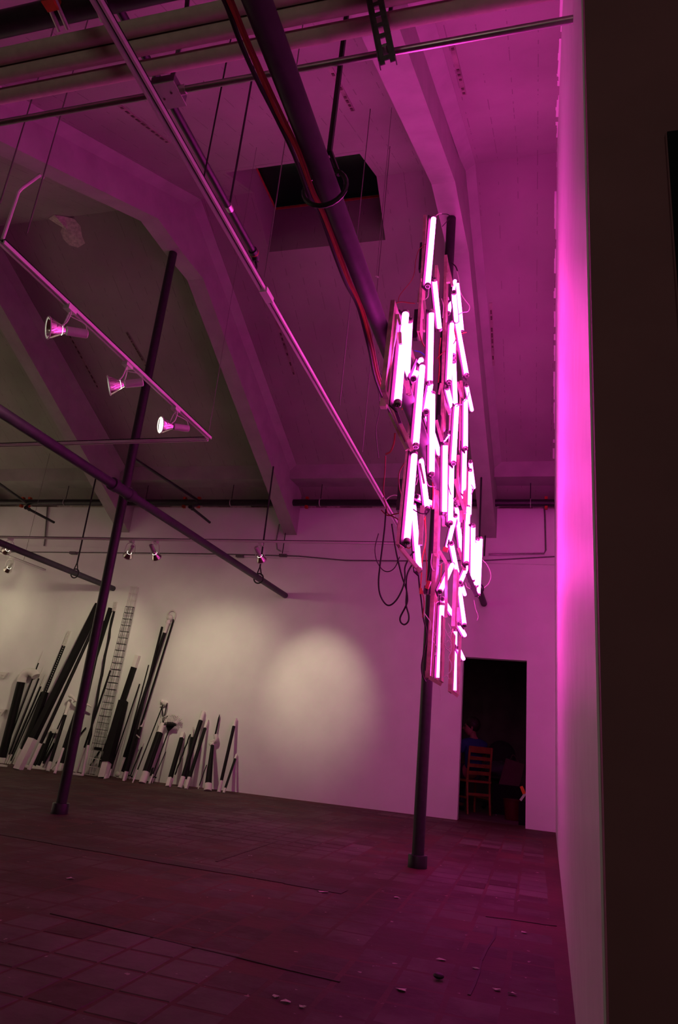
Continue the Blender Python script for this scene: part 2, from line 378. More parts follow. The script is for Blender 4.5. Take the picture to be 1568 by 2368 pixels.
for a, b in (((1042, 90), (1074, 218)), ((1135, 700), (1141, 845)), ((755, 140), (816, 255)), ((262, 232), (390, 330)), ((293, 768), (345, 858)),
             ((160, 772), (228, 898)), ((640, 742), (681, 868))): chan(a, b)
# spalled plaster patch on the left slope
def slope_pt(px, py):
    d = ray(px, py); p = CAM+d*((ZRID-SL*YRID-CAM.z)/(d.z-SL*d.y))
    return p if p.y <= YRID else CAM+d*((ZRID+SL*YRID-CAM.z)/(d.z+SL*d.y))
nrm = Vector((0, SL, -1)).normalized()
out = [(112, 505), (125, 496), (150, 500), (172, 505), (186, 522), (190, 545), (197, 562), (180, 572), (160, 566), (146, 552), (140, 535), (146, 520), (134, 512)]
pts = [slope_pt(*p)+nrm*.004 for p in out]; c = sum(pts, Vector())/len(pts)
mb = MB().add([c+nrm*.012]+[lerp(c, p, .6)+nrm*random.uniform(.003, .014) for p in pts]+pts, [(0, 1+i, 1+(i+1) % 13) for i in range(13)]+[(1+i, 14+i, 14+(i+1) % 13, 1+(i+1) % 13) for i in range(13)])
mb.build('spalled_patch', M['dust'], ceil, smooth=False)
# skylight: well, trim, mullion, panes
def well(mb):
    ZT, t = 6.95, .06
    for (x0, x1, y0, y1) in ((HX0-t, HX0+.006, HY0-t, HY1+t), (HX1-.006, HX1+t, HY0-t, HY1+t), (HX0, HX1, HY0-t, HY0+.006), (HX0, HX1, HY1-.006, HY1+t)):
        zb = min(zc(y0), zc(y1))+.0
        ys = sorted({y0, y1} | ({YRID} if y0 < YRID < y1 else set()))
        for a, b in zip(ys, ys[1:]):
            mb.hexa([(x0, a, zc(a)-.002), (x1, a, zc(a)-.002), (x1, b, zc(b)-.002), (x0, b, zc(b)-.002), (x0, a, ZT), (x1, a, ZT), (x1, b, ZT), (x0, b, ZT)])
    return mb
wn = struct(well(MB()).build('window_1', M['concrete'], smooth=False))
mb = MB(); t = .02
for a, b in (((HX0, HY0, 6.93), (HX0, HY1, 6.93)), ((HX1, HY0, 6.93), (HX1, HY1, 6.93)), ((HX0, HY0, 6.93), (HX1, HY0, 6.93)), ((HX0, HY1, 6.93), (HX1, HY1, 6.93))):
    mb.bar(a, b, .03, .03)
mb.build('skylight_frame', M['trimred'], wn)
MX = atZ(766, 410, 6.95).x
MB().bar((MX, HY0, 6.95), (MX, HY1, 6.95), .07, .05).build('mullion', M['white'], wn)
MB().box((HX0, HY0, 6.965), (MX-.035, HY1, 6.975)).build('pane', M['glass'], wn, smooth=False)
MB().box((MX+.035, HY0, 6.965), (HX1, HY1, 6.975)).build('pane', M['glass'], wn, smooth=False)

# ------------------------------------------------------------------ steel posts under the ridge
def post(x, y, label):
    t = thing('steel_post', (x, y, 0), label, 'post', 'steel posts under the roof ridge')
    MB().tube([(x, y, .05), (x, y, 5.875)], .046, 16).build('shaft', M['post'], t)
    MB().tube([(x, y, 0), (x, y, .078), (x, y, .085), (x, y, .0855)], [.072, .072, .068, .047], 20).build('base_collar', M['iron'], t)
    return t
p1 = atZ(137, 1881, 0); p2 = atZ(968, 2006, 0)
post(p1.x, 5.68, 'dark steel post rising left of the pink light sculpture, footed on bare floor')
post(p2.x-.01, 5.62, 'dark steel post directly beneath the hanging pink light sculpture')
# ------------------------------------------------------------------ heavy heating pipes running to the back wall
def ring_hanger(name, x, y, z, r, ztop, label, vis=True):
    t = thing(name, (x, y, z), label, 'hanger', None)
    MB().tube([(x, y, z+r+.10), (x, y, ztop)], .012, 8).build('rod', M['iron'], t)
    mb = MB().ring((x, y, z-.005), (0, 1, 0), r+.022, .010, 22, 6)
    mb.tube([(x-r*.8, y, z+r*.8), (x, y, z+r+.12)], .009, 6); mb.tube([(x+r*.8, y, z+r*.8), (x, y, z+r+.12)], .009, 6)
    mb.build('clevis_ring', M['iron'], t); return t
ZP, RP = 2.82, .043
def heavy(xa, ya, xb, label, coup=()):
    a, b = Vector((xa, ya, ZP)), Vector((xb, YB-.004, ZP))
    t = thing('heavy_pipe', lerp(a, b, .5), label, 'pipe', None)
    MB().tube([a, b], RP, 18).build('pipe_run', M['purple'], t)
    for yy in coup:
        c = lerp(a, b, (yy-ya)/(YB-ya)); d = (b-a).normalized()
        MB().tube([c-d*.17, c-d*.168, c-d*.10, c-d*.09, c+d*.09, c+d*.10, c+d*.168, c+d*.17], [.045, .060, .060, .051, .051, .060, .060, .045], 18).build('coupling', M['purple'], t)
    return a, b
heavy(-.80, -1.2, -.685, 'thick dark pipe running overhead into the pink light sculpture', ())
heavy(-3.68, 1.0, -3.64, 'dark purple-lit pipe crossing the left post overhead, with a bulky coupling', (5.2,))
heavy(-6.62, 2.0, -6.63, 'dark pipe at the upper left, crossing over the leaning black poles', ())
ring_hanger('ring_hanger', -.775, 1.97, ZP, .062, 4.12, 'black ring hanger holding the thick pipe below the skylight opening')
ring_hanger('ring_hanger', -3.64, 8.6, ZP, .046, 4.47, 'black ring hanger on the dark pipe near the middle roof beam end')
ring_hanger('ring_hanger', -6.63, 8.68, ZP, .046, 4.41, 'black ring hanger on the upper left pipe above the leaning poles')
ring_hanger('ring_hanger', -.70, 8.77, ZP, .046, 4.36, 'black ring hanger behind the pink light sculpture near the doorway')
# a bundle of orange-red and black leads taped along the thick pipe
w1 = [atZ(a, b, 2.79) for a, b in ((508, -40), (532, 10), (566, 90), (604, 180), (648, 275), (688, 352), (722, 445), (748, 500), (782, 590), (806, 650), (834, 712))]+[atY(858, 800, 2.95), atY(880, 890, 3.35), atY(940, 1020, 3.9)]
w2 = [p+Vector((-.012, 0, -.006+.008*math.sin(i*2))) for i, p in enumerate(w1)]
t = thing('cable_bundle', w1[3], 'orange and black cables slung along the thick pipe towards the sculpture', 'cable')
MB().tube(spline(w1), .007, 6).build('cable', M['orange'], t); MB().tube(spline(w2), .008, 6).build('cable', M['cable'], t)
w3 = [p+Vector((.008, 0, .006+.006*math.cos(i*1.7))) for i, p in enumerate(w1)]
MB().tube(spline(w3), .006, 6).build('cable', M['redwire'], t)

# ------------------------------------------------------------------ lighting tracks
ZT, ZM_ = 3.05, 4.24
def track(a, b, label):
    a, b = Vector(a), Vector(b); t = thing('lighting_track', lerp(a, b, .5), label, 'lighting track')
    d = (b-a).normalized(); side = d.cross(Vector((0, 0, 1)))
    w = .036
    mb = MB().bar(a, b, w, .008)
    mb2 = [MB().bar(a+side*s*(w/2-.005)-Vector((0, 0, .013)), b+side*s*(w/2-.005)-Vector((0, 0, .013)), .010, .022) for s in (-1, 1)]
    mb.build('track_back', M['black'], t)
    for q in mb2: q.build('track_rail', M['white'], t)
    return t
XM = -1.372
tm = track((XM, -.6, ZT), (XM-.03, 7.52, ZT), 'long white lighting track running overhead from the camera to the back wall')
c = Vector((XM-.007, 2.86, ZT-.016)); MB().bar(c-Vector((0, .05, 0)), c+Vector((0, .05, 0)), .042, .03).build('track_joiner', M['white'], tm)
YT = 7.6
track((-9.5, YT+.0, ZT), (XM-.06, YT-.06, ZT), 'white lighting track running parallel to the back wall')
track((-2.58, 2.27, ZT), (-2.53, 4.60, ZT), 'short white lighting track carrying three lamps at the left')
track((-2.56, 4.62, ZT), (-8.5, 4.66, ZT), 'white lighting track turning leftward off the three lamp track end')
track((-7.87, 4.72, ZT), (-7.85, 9.5, ZT), 'white lighting track ending over the leaning poles at far left')
# bent conduit feeding the short track
t = thing('feed_conduit', (-2.58, 2.27, ZT), 'bent white conduit dropping from the roof beam to the short track', 'conduit')
pc = [Vector((-2.58, 2.27, ZT)), atY(42, 445, 2.32), atY(50, 436, 2.35), atY(92, 406, 2.6)]
MB().tube([pc[0], pc[1], pc[2], pc[3]], .009, 8).build('conduit_run', M['white'], t)
MB().tube([pc[3], pc[3]+Vector((-.01, .03, .02))], .014, 8).build('conduit_end', M['zinc'], t)
# suspension wires (vertical, ceiling to track or pipe)
def hangwire(px, py, ax, v, label, top=None, r=.0035, m='wire', group=None):
    p = on(px, py, ax, v); zt = zc(p.y) if top is None else top
    o = MB().tube([p, (p.x, p.y, zt)], r, 6).build('suspension_wire', M[m], loc=p); return tag(o, label, 'wire', group or 'wires holding the tracks')
hangwire(472, 408, 2, ZT+.004, 'dark hanger wire on the long track, just left of the black pipe rod', m='iron', r=.004)
hangwire(612, 640, 2, ZT+.004, 'thin hanger wire crossing the left half of the skylight opening')
hangwire(785, 938, 2, ZT+.004, 'thin hanger wire crossing the right half of the skylight opening')
hangwire(838, 1045, 2, ZT+.004, 'thin hanger wire between the skylight opening and the sculpture')
hangwire(0, 470, 2, ZT, 'thin hanger wire at the upper left edge above the feed conduit')
hangwire(62, 540, 2, ZT, 'thin hanger wire beside the bent feed conduit')
hangwire(482, 1005, 2, ZT, 'fine pale hanger wire at the corner of the left tracks', r=.002)
q = slope_pt(343, 822); o = MB().tube([q, (q.x, q.y, ZM_-.02)], .008, 6).build('hanger_rod', M['iron'], loc=q); tag(o, 'dark ceiling rod holding the end of the branch pipe behind the left post', 'rod')
hangwire(55, 1295, 2, ZT, 'thin hanger wire on the far left track above the ring hanger', r=.003)
hangwire(870, 642, 1, 4.2, 'loose thin wire with a paper tab right of the thick pipe', r=.002)

def track_lamp(px, py, ax, v, aim, label, lit=True, W_=None, size=52, group='track lamps', drop=.17, real=None, face=False, spill=None):
    """adapter, U-shaped yoke, socket cylinder, bowl reflector; aim = unit direction of light"""
    a = Vector(real) if real else on(px, py, ax, v); aim = Vector(aim).normalized()
    t = thing('track_lamp', a, label, 'lamp', group)
    c = a-Vector((0, 0, drop))                                   # pivot at the throat of the bowl
    MB().box(a+Vector((-.02, -.035, -.045)), a+Vector((.02, .035, -.012))).build('adapter', M['white'], t, smooth=False)
    side = aim.cross(Vector((0, 0, 1))).normalized()
    mb = MB(); top = a-Vector((0, 0, .045))
    for s in (-1, 1): mb.tube(spline([top, top+side*s*.05-Vector((0, 0, .03)), c+side*s*.062+aim*.01+Vector((0, 0, .03)), c+side*s*.058+aim*.03], 4), .0045, 6)
    mb.build('yoke', M['white'], t)
    bowl = MB().tube([c-aim*.005, c+aim*.02, c+aim*.05, c+aim*.075, c+aim*.09], [.018, .03, .046, .058, .062], 20, cap=False)
    bowl.build('reflector', M['chrome'], t)
    MB().ring(c+aim*.09, aim, .062, .004, 22, 6).build('rim', M['white'], t)
    MB().tube([c-aim*.125, c-aim*.12, c-aim*.01, c-aim*.004], [.022, .026, .026, .02], 16).build('socket', M['socket'], t)
    MB().tube(spline([c-aim*.12, c-aim*.10+Vector((0, 0, .06)), top+Vector((.01, 0, -.03)), top], 4), .003, 6).build('lead', M['pinkw'], t)
    bd = c+aim*(.082 if face else .03)
    MB().tube([bd-aim*.012, bd], [.03, .052 if face else .026], 16).build('bulb', M['lamp'] if lit else M['white'], t)
    if lit:
        L = bpy.data.lights.new('lamp_beam', 'SPOT'); L.color = SPOT_COL; L.energy = (W_ or SPOT_W); L.spot_size = math.radians(size); L.spot_blend = 1.0; L.shadow_soft_size = .05
        lo = bpy.data.objects.new('lamp_beam', L); COL.objects.link(lo); lo.parent = t
        L2 = bpy.data.lights.new('lamp_spill', 'SPOT'); L2.color = SPOT_COL; L2.energy = (spill or SPILL_W); L2.spot_size = math.radians(125); L2.spot_blend = 1.0; L2.shadow_soft_size = .06
        l2 = bpy.data.objects.new('lamp_spill', L2); COL.objects.link(l2); l2.parent = t; l2.location = c+aim*.1-a; l2.rotation_mode = 'QUATERNION'; l2.rotation_quaternion = aim.to_track_quat('-Z', 'Y')
        lo.location = c+aim*.1-a; lo.rotation_mode = 'QUATERNION'; lo.rotation_quaternion = aim.to_track_quat('-Z', 'Y')
    return t
def aimto(px, py, a): return atY(px, py, YB)-a+Vector((0, 0, .17))
A = atZ(604, 1252, ZT); A.y = YT-.02
lamps = [(604, 1252, (735, 1590), 'track lamp under the middle roof beam, lighting the round bright patch of wall', 88, 45),
         (360, 1260, (505, 1590), 'right one of two paired lamps on the wall track', 62, 72),
         (303, 1262, (165, 1545), 'left one of two paired lamps on the wall track', 84, 60),
         (25, 1245, (-130, 1400), 'track lamp at the far left end of the visible wall track', 22, 60)]
for (px, py, tg, lb, w_, sz), sp_ in zip(lamps, (5, 28, 26, 8)):
    a = atY(px, py, YT); a.z = ZT
    track_lamp(0, 0, 0, 0, aimto(tg[0], tg[1], a), lb, True, w_, sz, real=a, spill=sp_)
a = atZ(28, 1286, ZT); track_lamp(0, 0, 0, 0, Vector((-.8, .62, -.55)), 'track lamp seen from behind as a yellow ring, far left track', True, 8, 70, real=a, spill=10)
a = atZ(165, 705, ZT); track_lamp(0, 0, 0, 0, (-.6, -.75, -.25), 'first lamp from the feed conduit on the three lamp track', True, 18, 60, real=a)
a = atZ(297, 835, ZT); track_lamp(0, 0, 0, 0, (-.8, -.5, -.35), 'middle lamp of the three lamp track, tilted furthest down', True, 18, 60, real=a)
a = atZ(408, 938, ZT); track_lamp(0, 0, 0, 0, (-.62, -.74, -.2), 'lamp with a glowing white face near the left track corner', True, 18, 60, real=a, face=True)
for x_, y_, am, lb in ((-8.4, YT, (-1, .1, -.35), 'added unseen track lamp beyond the left edge of the view, wall track'), (-7.3, 4.66, (-1, -.3, -.4), 'added unseen track lamp beyond the left edge of the view, cross track'),
                       (-7.86, 6.2, (-1, .3, -.5), 'added unseen track lamp beyond the left edge of the view, side track')):
    track_lamp(0, 0, 0, 0, am, lb, True, 120, 60, real=(x_, y_, ZT), spill=130)  # unseen lamps added to bounce warm light onto the left ceiling

# ------------------------------------------------------------------ pipes and conduits crossing overhead near the camera
def xrun(name, y, z, r, x0, x1, m, label, cat='pipe', extra=None, slope=0.0):
    a, b = Vector((x0, y, z)), Vector((x1, y+slope, z)); t = thing(name, lerp(a, b, .5), label, cat)
    MB().tube([a, b], r, 16).build('pipe_run', M[m], t)
    if extra: extra(t, a, b)
    return t
def coup(xs, y, z, r, m='zinc', nm='coupling', w=.02):
    def f(t, a, b):
        for x in xs:
            MB().tube([(x-w, y, z), (x-w, y, z), (x+w, y, z), (x+w, y, z)], [r*.8, r*1.25, r*1.25, r*.8], 14).build(nm, M[m], t)
            MB().tube([(x, y-r*.3, z+r*1.1), (x, y-r*.3, z+r*1.6)], r*.18, 6).build('bolt', M['zinc'], t)
    return f
Y1 = atZ(410, 210, 3.4).y
xrun('steel_conduit', Y1, 3.4, .014, XL, xr(Y1)+.01, 'conduit', 'lowest thin steel conduit overhead, passing through the junction box into the right wall', 'conduit', coup([-1.02, -1.36], Y1, 3.4, .014))
Yp = atZ(560, 115, 3.42).y
xrun('lagged_pipe', Yp, 3.42, .032, XL, xr(Yp)+.01, 'lag', 'lowest pale lagged pipe of the three overhead')
Yp2 = atZ(540, 66, 3.44).y
xrun('lagged_pipe', Yp2, 3.44, .032, XL, xr(Yp2)+.01, 'lag', 'middle pale lagged pipe with a thin conduit beside it')
Yc2 = atZ(200, 117, 3.46).y-.005
xrun('steel_conduit', Yc2, 3.47, .012, XL, xr(1.6)+.01, 'conduit', 'thin steel conduit lying between the upper and middle lagged pipes', 'conduit', coup([-1.92], Yc2, 3.47, .012, w=.03))
Yp3 = atZ(300, 72, 3.46).y
xrun('lagged_pipe', Yp3, 3.47, .032, XL, .1, 'lag', 'uppermost pale lagged pipe below the black sprinkler main')
Ysp = 1.60
zs = 3.95; Ysp = atZ(120, 30, zs).y
xs_ = [atZ(145, 20, zs).x, atZ(255, 15, zs).x]
def spx(t, a, b):
    for x in xs_:
        MB().tube([(x-.045, Ysp, zs), (x-.045, Ysp, zs), (x+.045, Ysp, zs), (x+.045, Ysp, zs)], [.05, .075, .075, .05], 16).build('red_coupling', M['red'], t)
        for dx in (-.02, .025): MB().tube([(x+dx, Ysp-.09, zs-.045), (x+dx, Ysp+.03, zs-.09)], .011, 8).build('bolt', M['zinc'], t)
        MB().box((x-.03, Ysp-.1, zs-.075), (x+.03, Ysp-.05, zs-.02)).build('coupling_lug', M['red'], t)
xrun('sprinkler_main', Ysp, zs, .056, XL, -.3, 'iron', 'big black sprinkler main with red couplings at the top left', 'pipe', spx)
# hangers for those pipes
def strut(px0, py0, px1, py1, y, label):
    a, b = atY(px0, py0, y), atY(px1, py1, y); t = thing('strut_hanger', b, label, 'bracket'); d = (b-a).normalized(); L = (b-a).length
    x = d.cross(Vector((0, 1, 0))).normalized(); w = .058
    for s in (-1, 1): MB().bar(a+x*s*w/2, b+x*s*w/2, .004, .035, (0, 1, 0)).build('flange', M['strut'], t)
    n_ = 9; mb = MB()                                         # web pierced by slots
    for s in (-1, 1): mb.bar(a+x*s*.019, b+x*s*.019, .020, .004, (0, 1, 0))
    for k in range(n_):
        q = lerp(a, b, (k+.5)/n_); mb.bar(q-d*L/n_*.2, q+d*L/n_*.2, .022, .0042, (0, 1, 0))
    mb.build('slotted_web', M['strut'], t)
    MB().tube([b-d*.05+Vector((0, .02, 0)), b-d*.05+Vector((0, -.03, 0))], .009, 8).build('bolt', M['zinc'], t)
    return t
strut(853, -70, 897, 146, Yp-.10, 'slotted steel strut hanger over the lagged pipes, right of the thick pipe')
def rod(px, py, y, label, zt=None):
    p = atY(px, py, y); o = MB().tube([p, (p.x, p.y, zt or zc(y))], .009, 8).build('hanger_rod', M['iron'], loc=p); tag(o, label, 'rod'); return o
rod(897, 90, Yp+.03, 'thin black rod rising behind the slotted strut hanger')
# flat hanger strip above the junction box
p = atY(392, 208, Y1+.02); t = thing('strap_hanger', p, 'dark strap hanger holding the junction box conduit', 'bracket')
MB().bar(p, p+Vector((0, 0, .45)), .022, .006, (0, -1, 0)).build('strap', M['strut'], t)
MB().bar(p+Vector((0, 0, .45)), p+Vector((-.02, -.1, zc(Y1)-p.z)), .022, .006, (0, -1, 0)).build('strap', M['strut'], t)
# junction box
p = atZ(388, 220, 3.385); t = thing('junction_box', p, 'square steel junction box on the thin conduit beside the long track', 'electrical box')
MB().box((p.x-.055, p.y-.055, 3.385), (p.x+.055, p.y+.055, 3.43)).build('box_body', M['strut'], t, smooth=False)
MB().box((p.x-.06, p.y-.06, 3.379), (p.x+.06, p.y+.06, 3.385)).build('cover_plate', M['socket'], t, smooth=False)
for s in (-1, 1): MB().tube([(p.x+s*.055, Y1, 3.4), (p.x+s*.085, Y1, 3.4)], .020, 10).build('connector', M['zinc'], t)
for dx, dy in ((-.02, .01), (.025, -.012)): MB().tube([(p.x+dx, p.y+dy, 3.379), (p.x+dx, p.y+dy, 3.376)], .005, 8).build('screw', M['slot'], t)
# black pipe above the long track, ending in a valve and hook
zb = 3.93
pa, pr, pe = atZ(275, 66, zb), atZ(530, 480, zb), atZ(581, 583, zb)
t = thing('drop_pipe', pr, 'black pipe beside the long track ending in a brass tipped elbow', 'pipe')
MB().tube([(pr.x, .9, zb), (pr.x, pe.y, zb)], .021, 12).build('pipe_run', M['iron'], t)
MB().tube([(pr.x, pr.y-.022, zb), (pr.x, pr.y+.022, zb)], .0235, 12).build('clamp', M['zinc'], t)
e_ = Vector((pr.x, pe.y, zb)); MB().tube([e_-Vector((0, .02, 0)), e_+Vector((0, .015, 0)), e_+Vector((0, .04, -.01)), e_+Vector((0, .05, -.04))], [.03, .032, .028, .022], 12).build('elbow', M['iron'], t)
MB().ring(e_+Vector((0, .012, 0)), (0, 1, 0), .028, .006, 16, 6).build('brass_band', M['trimred'], t)
MB().tube(spline([e_+Vector((0, .05, -.04)), e_+Vector((.012, .055, -.09)), e_+Vector((-.014, .055, -.12)), e_+Vector((.012, .05, -.15)), e_+Vector((-.005, .05, -.165))], 4), .008, 6).build('hook', M['iron'], t)
o = MB().tube([(pr.x, pr.y, zb+.02), (pr.x, pr.y, zc(pr.y))], .007, 8).build('hanger_rod', M['iron'], loc=pr); tag(o, 'dark rod dropping to the clamp on the black pipe by the long track', 'rod')

# ------------------------------------------------------------------ back wall services
ZM, YM = 4.22, 9.45
t = thing('wall_sprinkler_main', (-4, YM, ZM), 'black sprinkler main along the top of the back wall', 'pipe')
MB().tube([(XL, YM, ZM), (xr(YM)-.005, YM, ZM)], .052, 14).build('pipe_run', M['iron'], t)
for px in (52, 68, 252, 427, 460, 710, 1263):
    q = atY(px, 1160, YM)
    MB().tube([(q.x-.035, YM, ZM), (q.x-.035, YM, ZM), (q.x+.035, YM, ZM), (q.x+.035, YM, ZM)], [.05, .072, .072, .05], 14).build('red_coupling', M['red'], t)
    for dz in (-1, 1): MB().box((q.x-.02, YM-.03, ZM+dz*.07-.02), (q.x+.02, YM+.03, ZM+dz*.07+.02)).build('coupling_lug', M['red'], t)
for i, px in enumerate((153, 338, 537, 743, 1229)):
    q = atY(px-2, 1160, YM); lb = ['at the far left end', 'beside the left post', 'left of the middle roof beam', 'just right of the middle roof beam', 'above the doorway by the right wall'][i]
    t = thing('rod_hanger', (q.x, YM, ZM), 'rod and ring hanger on the wall main, '+lb, 'hanger', 'rod hangers on the wall main')
    MB().tube([(q.x, YM, ZM+.06), (q.x, YM, 4.53)], .006, 6).build('rod', M['iron'], t)
    MB().ring((q.x, YM, ZM), (1, 0, 0), .058, .007, 18, 6).build('ring', M['zinc'], t)
def branch(up0, up1, y0, lo0, lo1, lb):
    a, b, c, e = atY(*up0, YM-.06), atY(*up1, y0), atY(*lo0, 8.95), atY(*lo1, 9.62)
    t = thing('sprinkler_branch', a, lb, 'pipe')
    MB().tube([a, b], .022, 10).build('pipe_run', M['iron'], t)
    MB().tube([Vector((a.x, YM, ZM-.04)), lerp(Vector((a.x, YM, ZM-.04)), c, .5), c, lerp(c, e, .12)], [.02, .022, .032, .03], 10).build('elbow', M['iron'], t)
    MB().tube([c, e], .021, 10).build('drop_run', M['iron'], t)
branch((456, 1156), (303, 1056), 7.5, (440, 1172), (485, 1208), 'black sprinkler branch reaching from the wall main to the left post')
branch((60, 1162), (-60, 1078), 7.3, (60, 1174), (125, 1208), 'black sprinkler branch off the wall main at the left edge')
# raceway conduits on the wall
def wallrun(pts, y, r, m, label, cat='conduit', nm='wall_conduit'):
    q = [atY(a, b, y) for a, b in pts]; o = MB().tube(q, r, 8).build(nm, M[m], loc=q[0]); return tag(o, label, cat)
wallrun([(110, 1172), (104, 1250), (102, 1262)], YB-.015, .012, 'conduit', 'vertical conduit drop with a bent foot at the left of the back wall')
wallrun([(0, 1276), (330, 1279), (500, 1281), (690, 1286), (800, 1296), (930, 1297), (1125, 1296), (1284, 1287)], YB-.045, .009, 'strut', 'thin dark conduit sagging along the raceway on the back wall')
q = [(1150, 1172), (1165, 1168), (1235, 1166), (1252, 1168), (1259, 1176), (1260, 1190), (1262, 1272), (1258, 1280), (1130, 1282)]
wallrun(q, YB-.02, .012, 'conduit', 'looped steel conduit on the wall right of the sculpture above the doorway')
wallrun([(646, 1212), (639, 1250), (641, 1270), (652, 1277), (668, 1277)], YB-.02, .011, 'conduit', 'bent conduit hanging beside the middle beam end')
wallrun([(662, 1220), (653, 1280)], YB-.04, .007, 'iron', 'short rod and clamp just right of the bent conduit at the middle beam', 'rod', 'hanger_rod')
wallrun([(1123, 1222), (1120, 1286)], YB-.04, .010, 'iron', 'short dark rod on the wall at the right beam end', 'rod', 'hanger_rod')
for px, py, lb in ((555, 1286, 'middle of the'), (170, 1279, 'left part of the'), (655, 1285, 'beam end on the')):
    q = atY(px, py, YB-.05); o = MB().box(q-Vector((.06, .035, .02)), q+Vector((.06, .035, .02))).build('wall_bracket', M['strut'], loc=q, smooth=False); tag(o, 'small dark bracket under the raceway, '+lb+' back wall', 'bracket')
# dim pendant in the near room, behind the camera
t = thing('unseen_pendant', (-.9, -2.6, zc(0)), 'bare bulb pendant lamp hanging in the near room behind the view', 'lamp')
MB().tube([(-.9, -2.6, zc(0)), (-.9, -2.6, 2.69)], .006, 6).build('cord', M['cable'], t)
MB().tube([(-.9, -2.6, 2.7), (-.9, -2.6, 2.62)], [.02, .025], 12).build('bulb_holder', M['white'], t); MB().ball((-.9, -2.6, 2.585), .035).build('bulb', M['lamp'], t)
L = bpy.data.lights.new('unseen_bulb', 'POINT'); L.energy = NEAR_W; L.color = (1, .88, .72); L.shadow_soft_size = .06
lo = bpy.data.objects.new('unseen_bulb', L); COL.objects.link(lo); lo.parent = t; lo.location = (0, 0, 2.50-zc(0))
# black panel mounted on the near partition
pa, pb = atY(1543, 304, 1.38), atY(1543, 304, 1.38)
t = thing('wall_panel', (pa.x, 1.39, 1.2), 'black panel on the dark partition at the right edge', 'panel')
MB().box((pa.x, 1.38, .9), (pa.x+.6, 1.40, pa.z)).build('panel_board', M['black'], t, smooth=False)
MB().box((pa.x-.003, 1.385, .897), (pa.x, 1.402, pa.z+.003)).build('panel_edge', M['darkwall'], t, smooth=False)

# ------------------------------------------------------------------ LIGHT SCULPTURE
sc = thing('light_sculpture', (-.80, 5.2, 3.1), 'hanging tangle of glowing pink fluorescent tubes wired to wooden frames around a post', 'sculpture')
TL = .585
tube_me = MB().tube([(0, 0, -TL/2+.018), (0, 0, TL/2-.018)], .0185, 14).mesh('fluorescent_tube', M['tube'])
capb = MB().tube([(0, 0, 0), (0, 0, .004), (0, 0, .020), (0, 0, .024)], [.0175, .0198, .0198, .0165], 14, mi=0)
capb.tube([(0, 0, .0235), (0, 0, .0252)], [.0135, .0125], 12, mi=1)
for s in (-1, 1): capb.tube([(s*.006, 0, .024), (s*.006, 0, .036)], .0018, 6, mi=0)
cap_me = capb.mesh('end_cap', [M['cap'], M['capd']])
def fl_tube(a, b, wpx, near=0, y=None):
    """a,b ends seen; wpx width in the enlarged view; near: 1 = first end leans to the viewer, -1 = second, 0 = level"""
    px = wpx/4.081-1.0; depth = F*.037/px
    ma, mb_ = (a[0]+b[0])/2, (a[1]+b[1])/2
    d = ray(ma, mb_); Y = (CAM+d*depth).y if y is None else y
    Y = min(max(Y, 2.85), 7.0)
    A_, B_ = atY(*a, Y), atY(*b, Y); L = (B_-A_).length
    if near and L < TL:
        dy = min(.5*math.sqrt(TL*TL-L*L), .26)
        A_, B_ = atY(*a, Y-near*dy), atY(*b, Y+near*dy)
    elif L < TL*.98:
        dy = .5*math.sqrt(TL*TL-L*L)*random.choice((-1, 1)); dy = max(-.2, min(.2, dy))
        A_, B_ = atY(*a, Y-dy), atY(*b, Y+dy)
    dr = B_-A_; L = dr.length; o = bpy.data.objects.new('fluorescent_tube', tube_me); COL.objects.link(o); o.parent = sc
    o.location = (A_+B_)/2-ORG[sc.name]; o.rotation_mode = 'QUATERNION'; o.rotation_quaternion = dr.to_track_quat('Z', 'Y'); o.scale = (1, 1, max(.55, L/TL))
    for s in (-1, 1):
        e = bpy.data.objects.new('end_cap', cap_me); COL.objects.link(e); e.parent = o
        e.location = (0, 0, s*(TL/2-.018)); e.rotation_euler = (0 if s > 0 else math.pi, 0, 0); e.scale = (1, 1, 1/o.scale[2])
    # wooden strip the tube is wired to, added to block light towards back left
    u = dr.normalized(); nb = Vector((-.85, .53, 0)); nb = (nb-u*nb.dot(u)).normalized(); k = nb*.0255
    MB().bar(A_+k-u*.012, B_+k+u*.012, .054, .008, nb).build('backing_strip', M['darkwood'], sc, smooth=False)
    return o
T4 = [((665, 88), (608, 745), 55, -1), ((672, 680), (722, 1150), 48, 1), ((868, 685), (803, 1003), 40, -1), ((890, 708), (935, 1178), 38, 0), ((856, 800), (880, 1075), 46, 1),
      ((885, 1075), (978, 1590), 45, 0), ((838, 1085), (810, 1655), 48, -1), ((645, 978), (630, 1655), 55, 0), ((402, 985), (323, 1860), 74, 0), ((438, 1060), (412, 1615), 62, 0),
      ((548, 1435), (475, 1618), 58, -1), ((560, 1480), (496, 2260), 62, -1), ((637, 1670), (594, 1930), 55, -1), ((655, 1745), (648, 2525), 55, 0), ((598, 1945), (722, 2335), 50, 1),
      ((792, 1700), (870, 2010), 45, 1), ((855, 1450), (872, 1880), 46, 1), ((885, 1860), (852, 2420), 48, 0), ((975, 1675), (1028, 1918), 38, 1), ((968, 1810), (966, 2280), 45, 0),
      ((818, 2120), (735, 2225), 44, 1), ((775, 2225), (768, 2890), 52, 1), ((960, 2210), (948, 2710), 45, 1), ((620, 2100), (650, 2380), 44, 0), ((865, 1090), (850, 1400), 44, 0)]
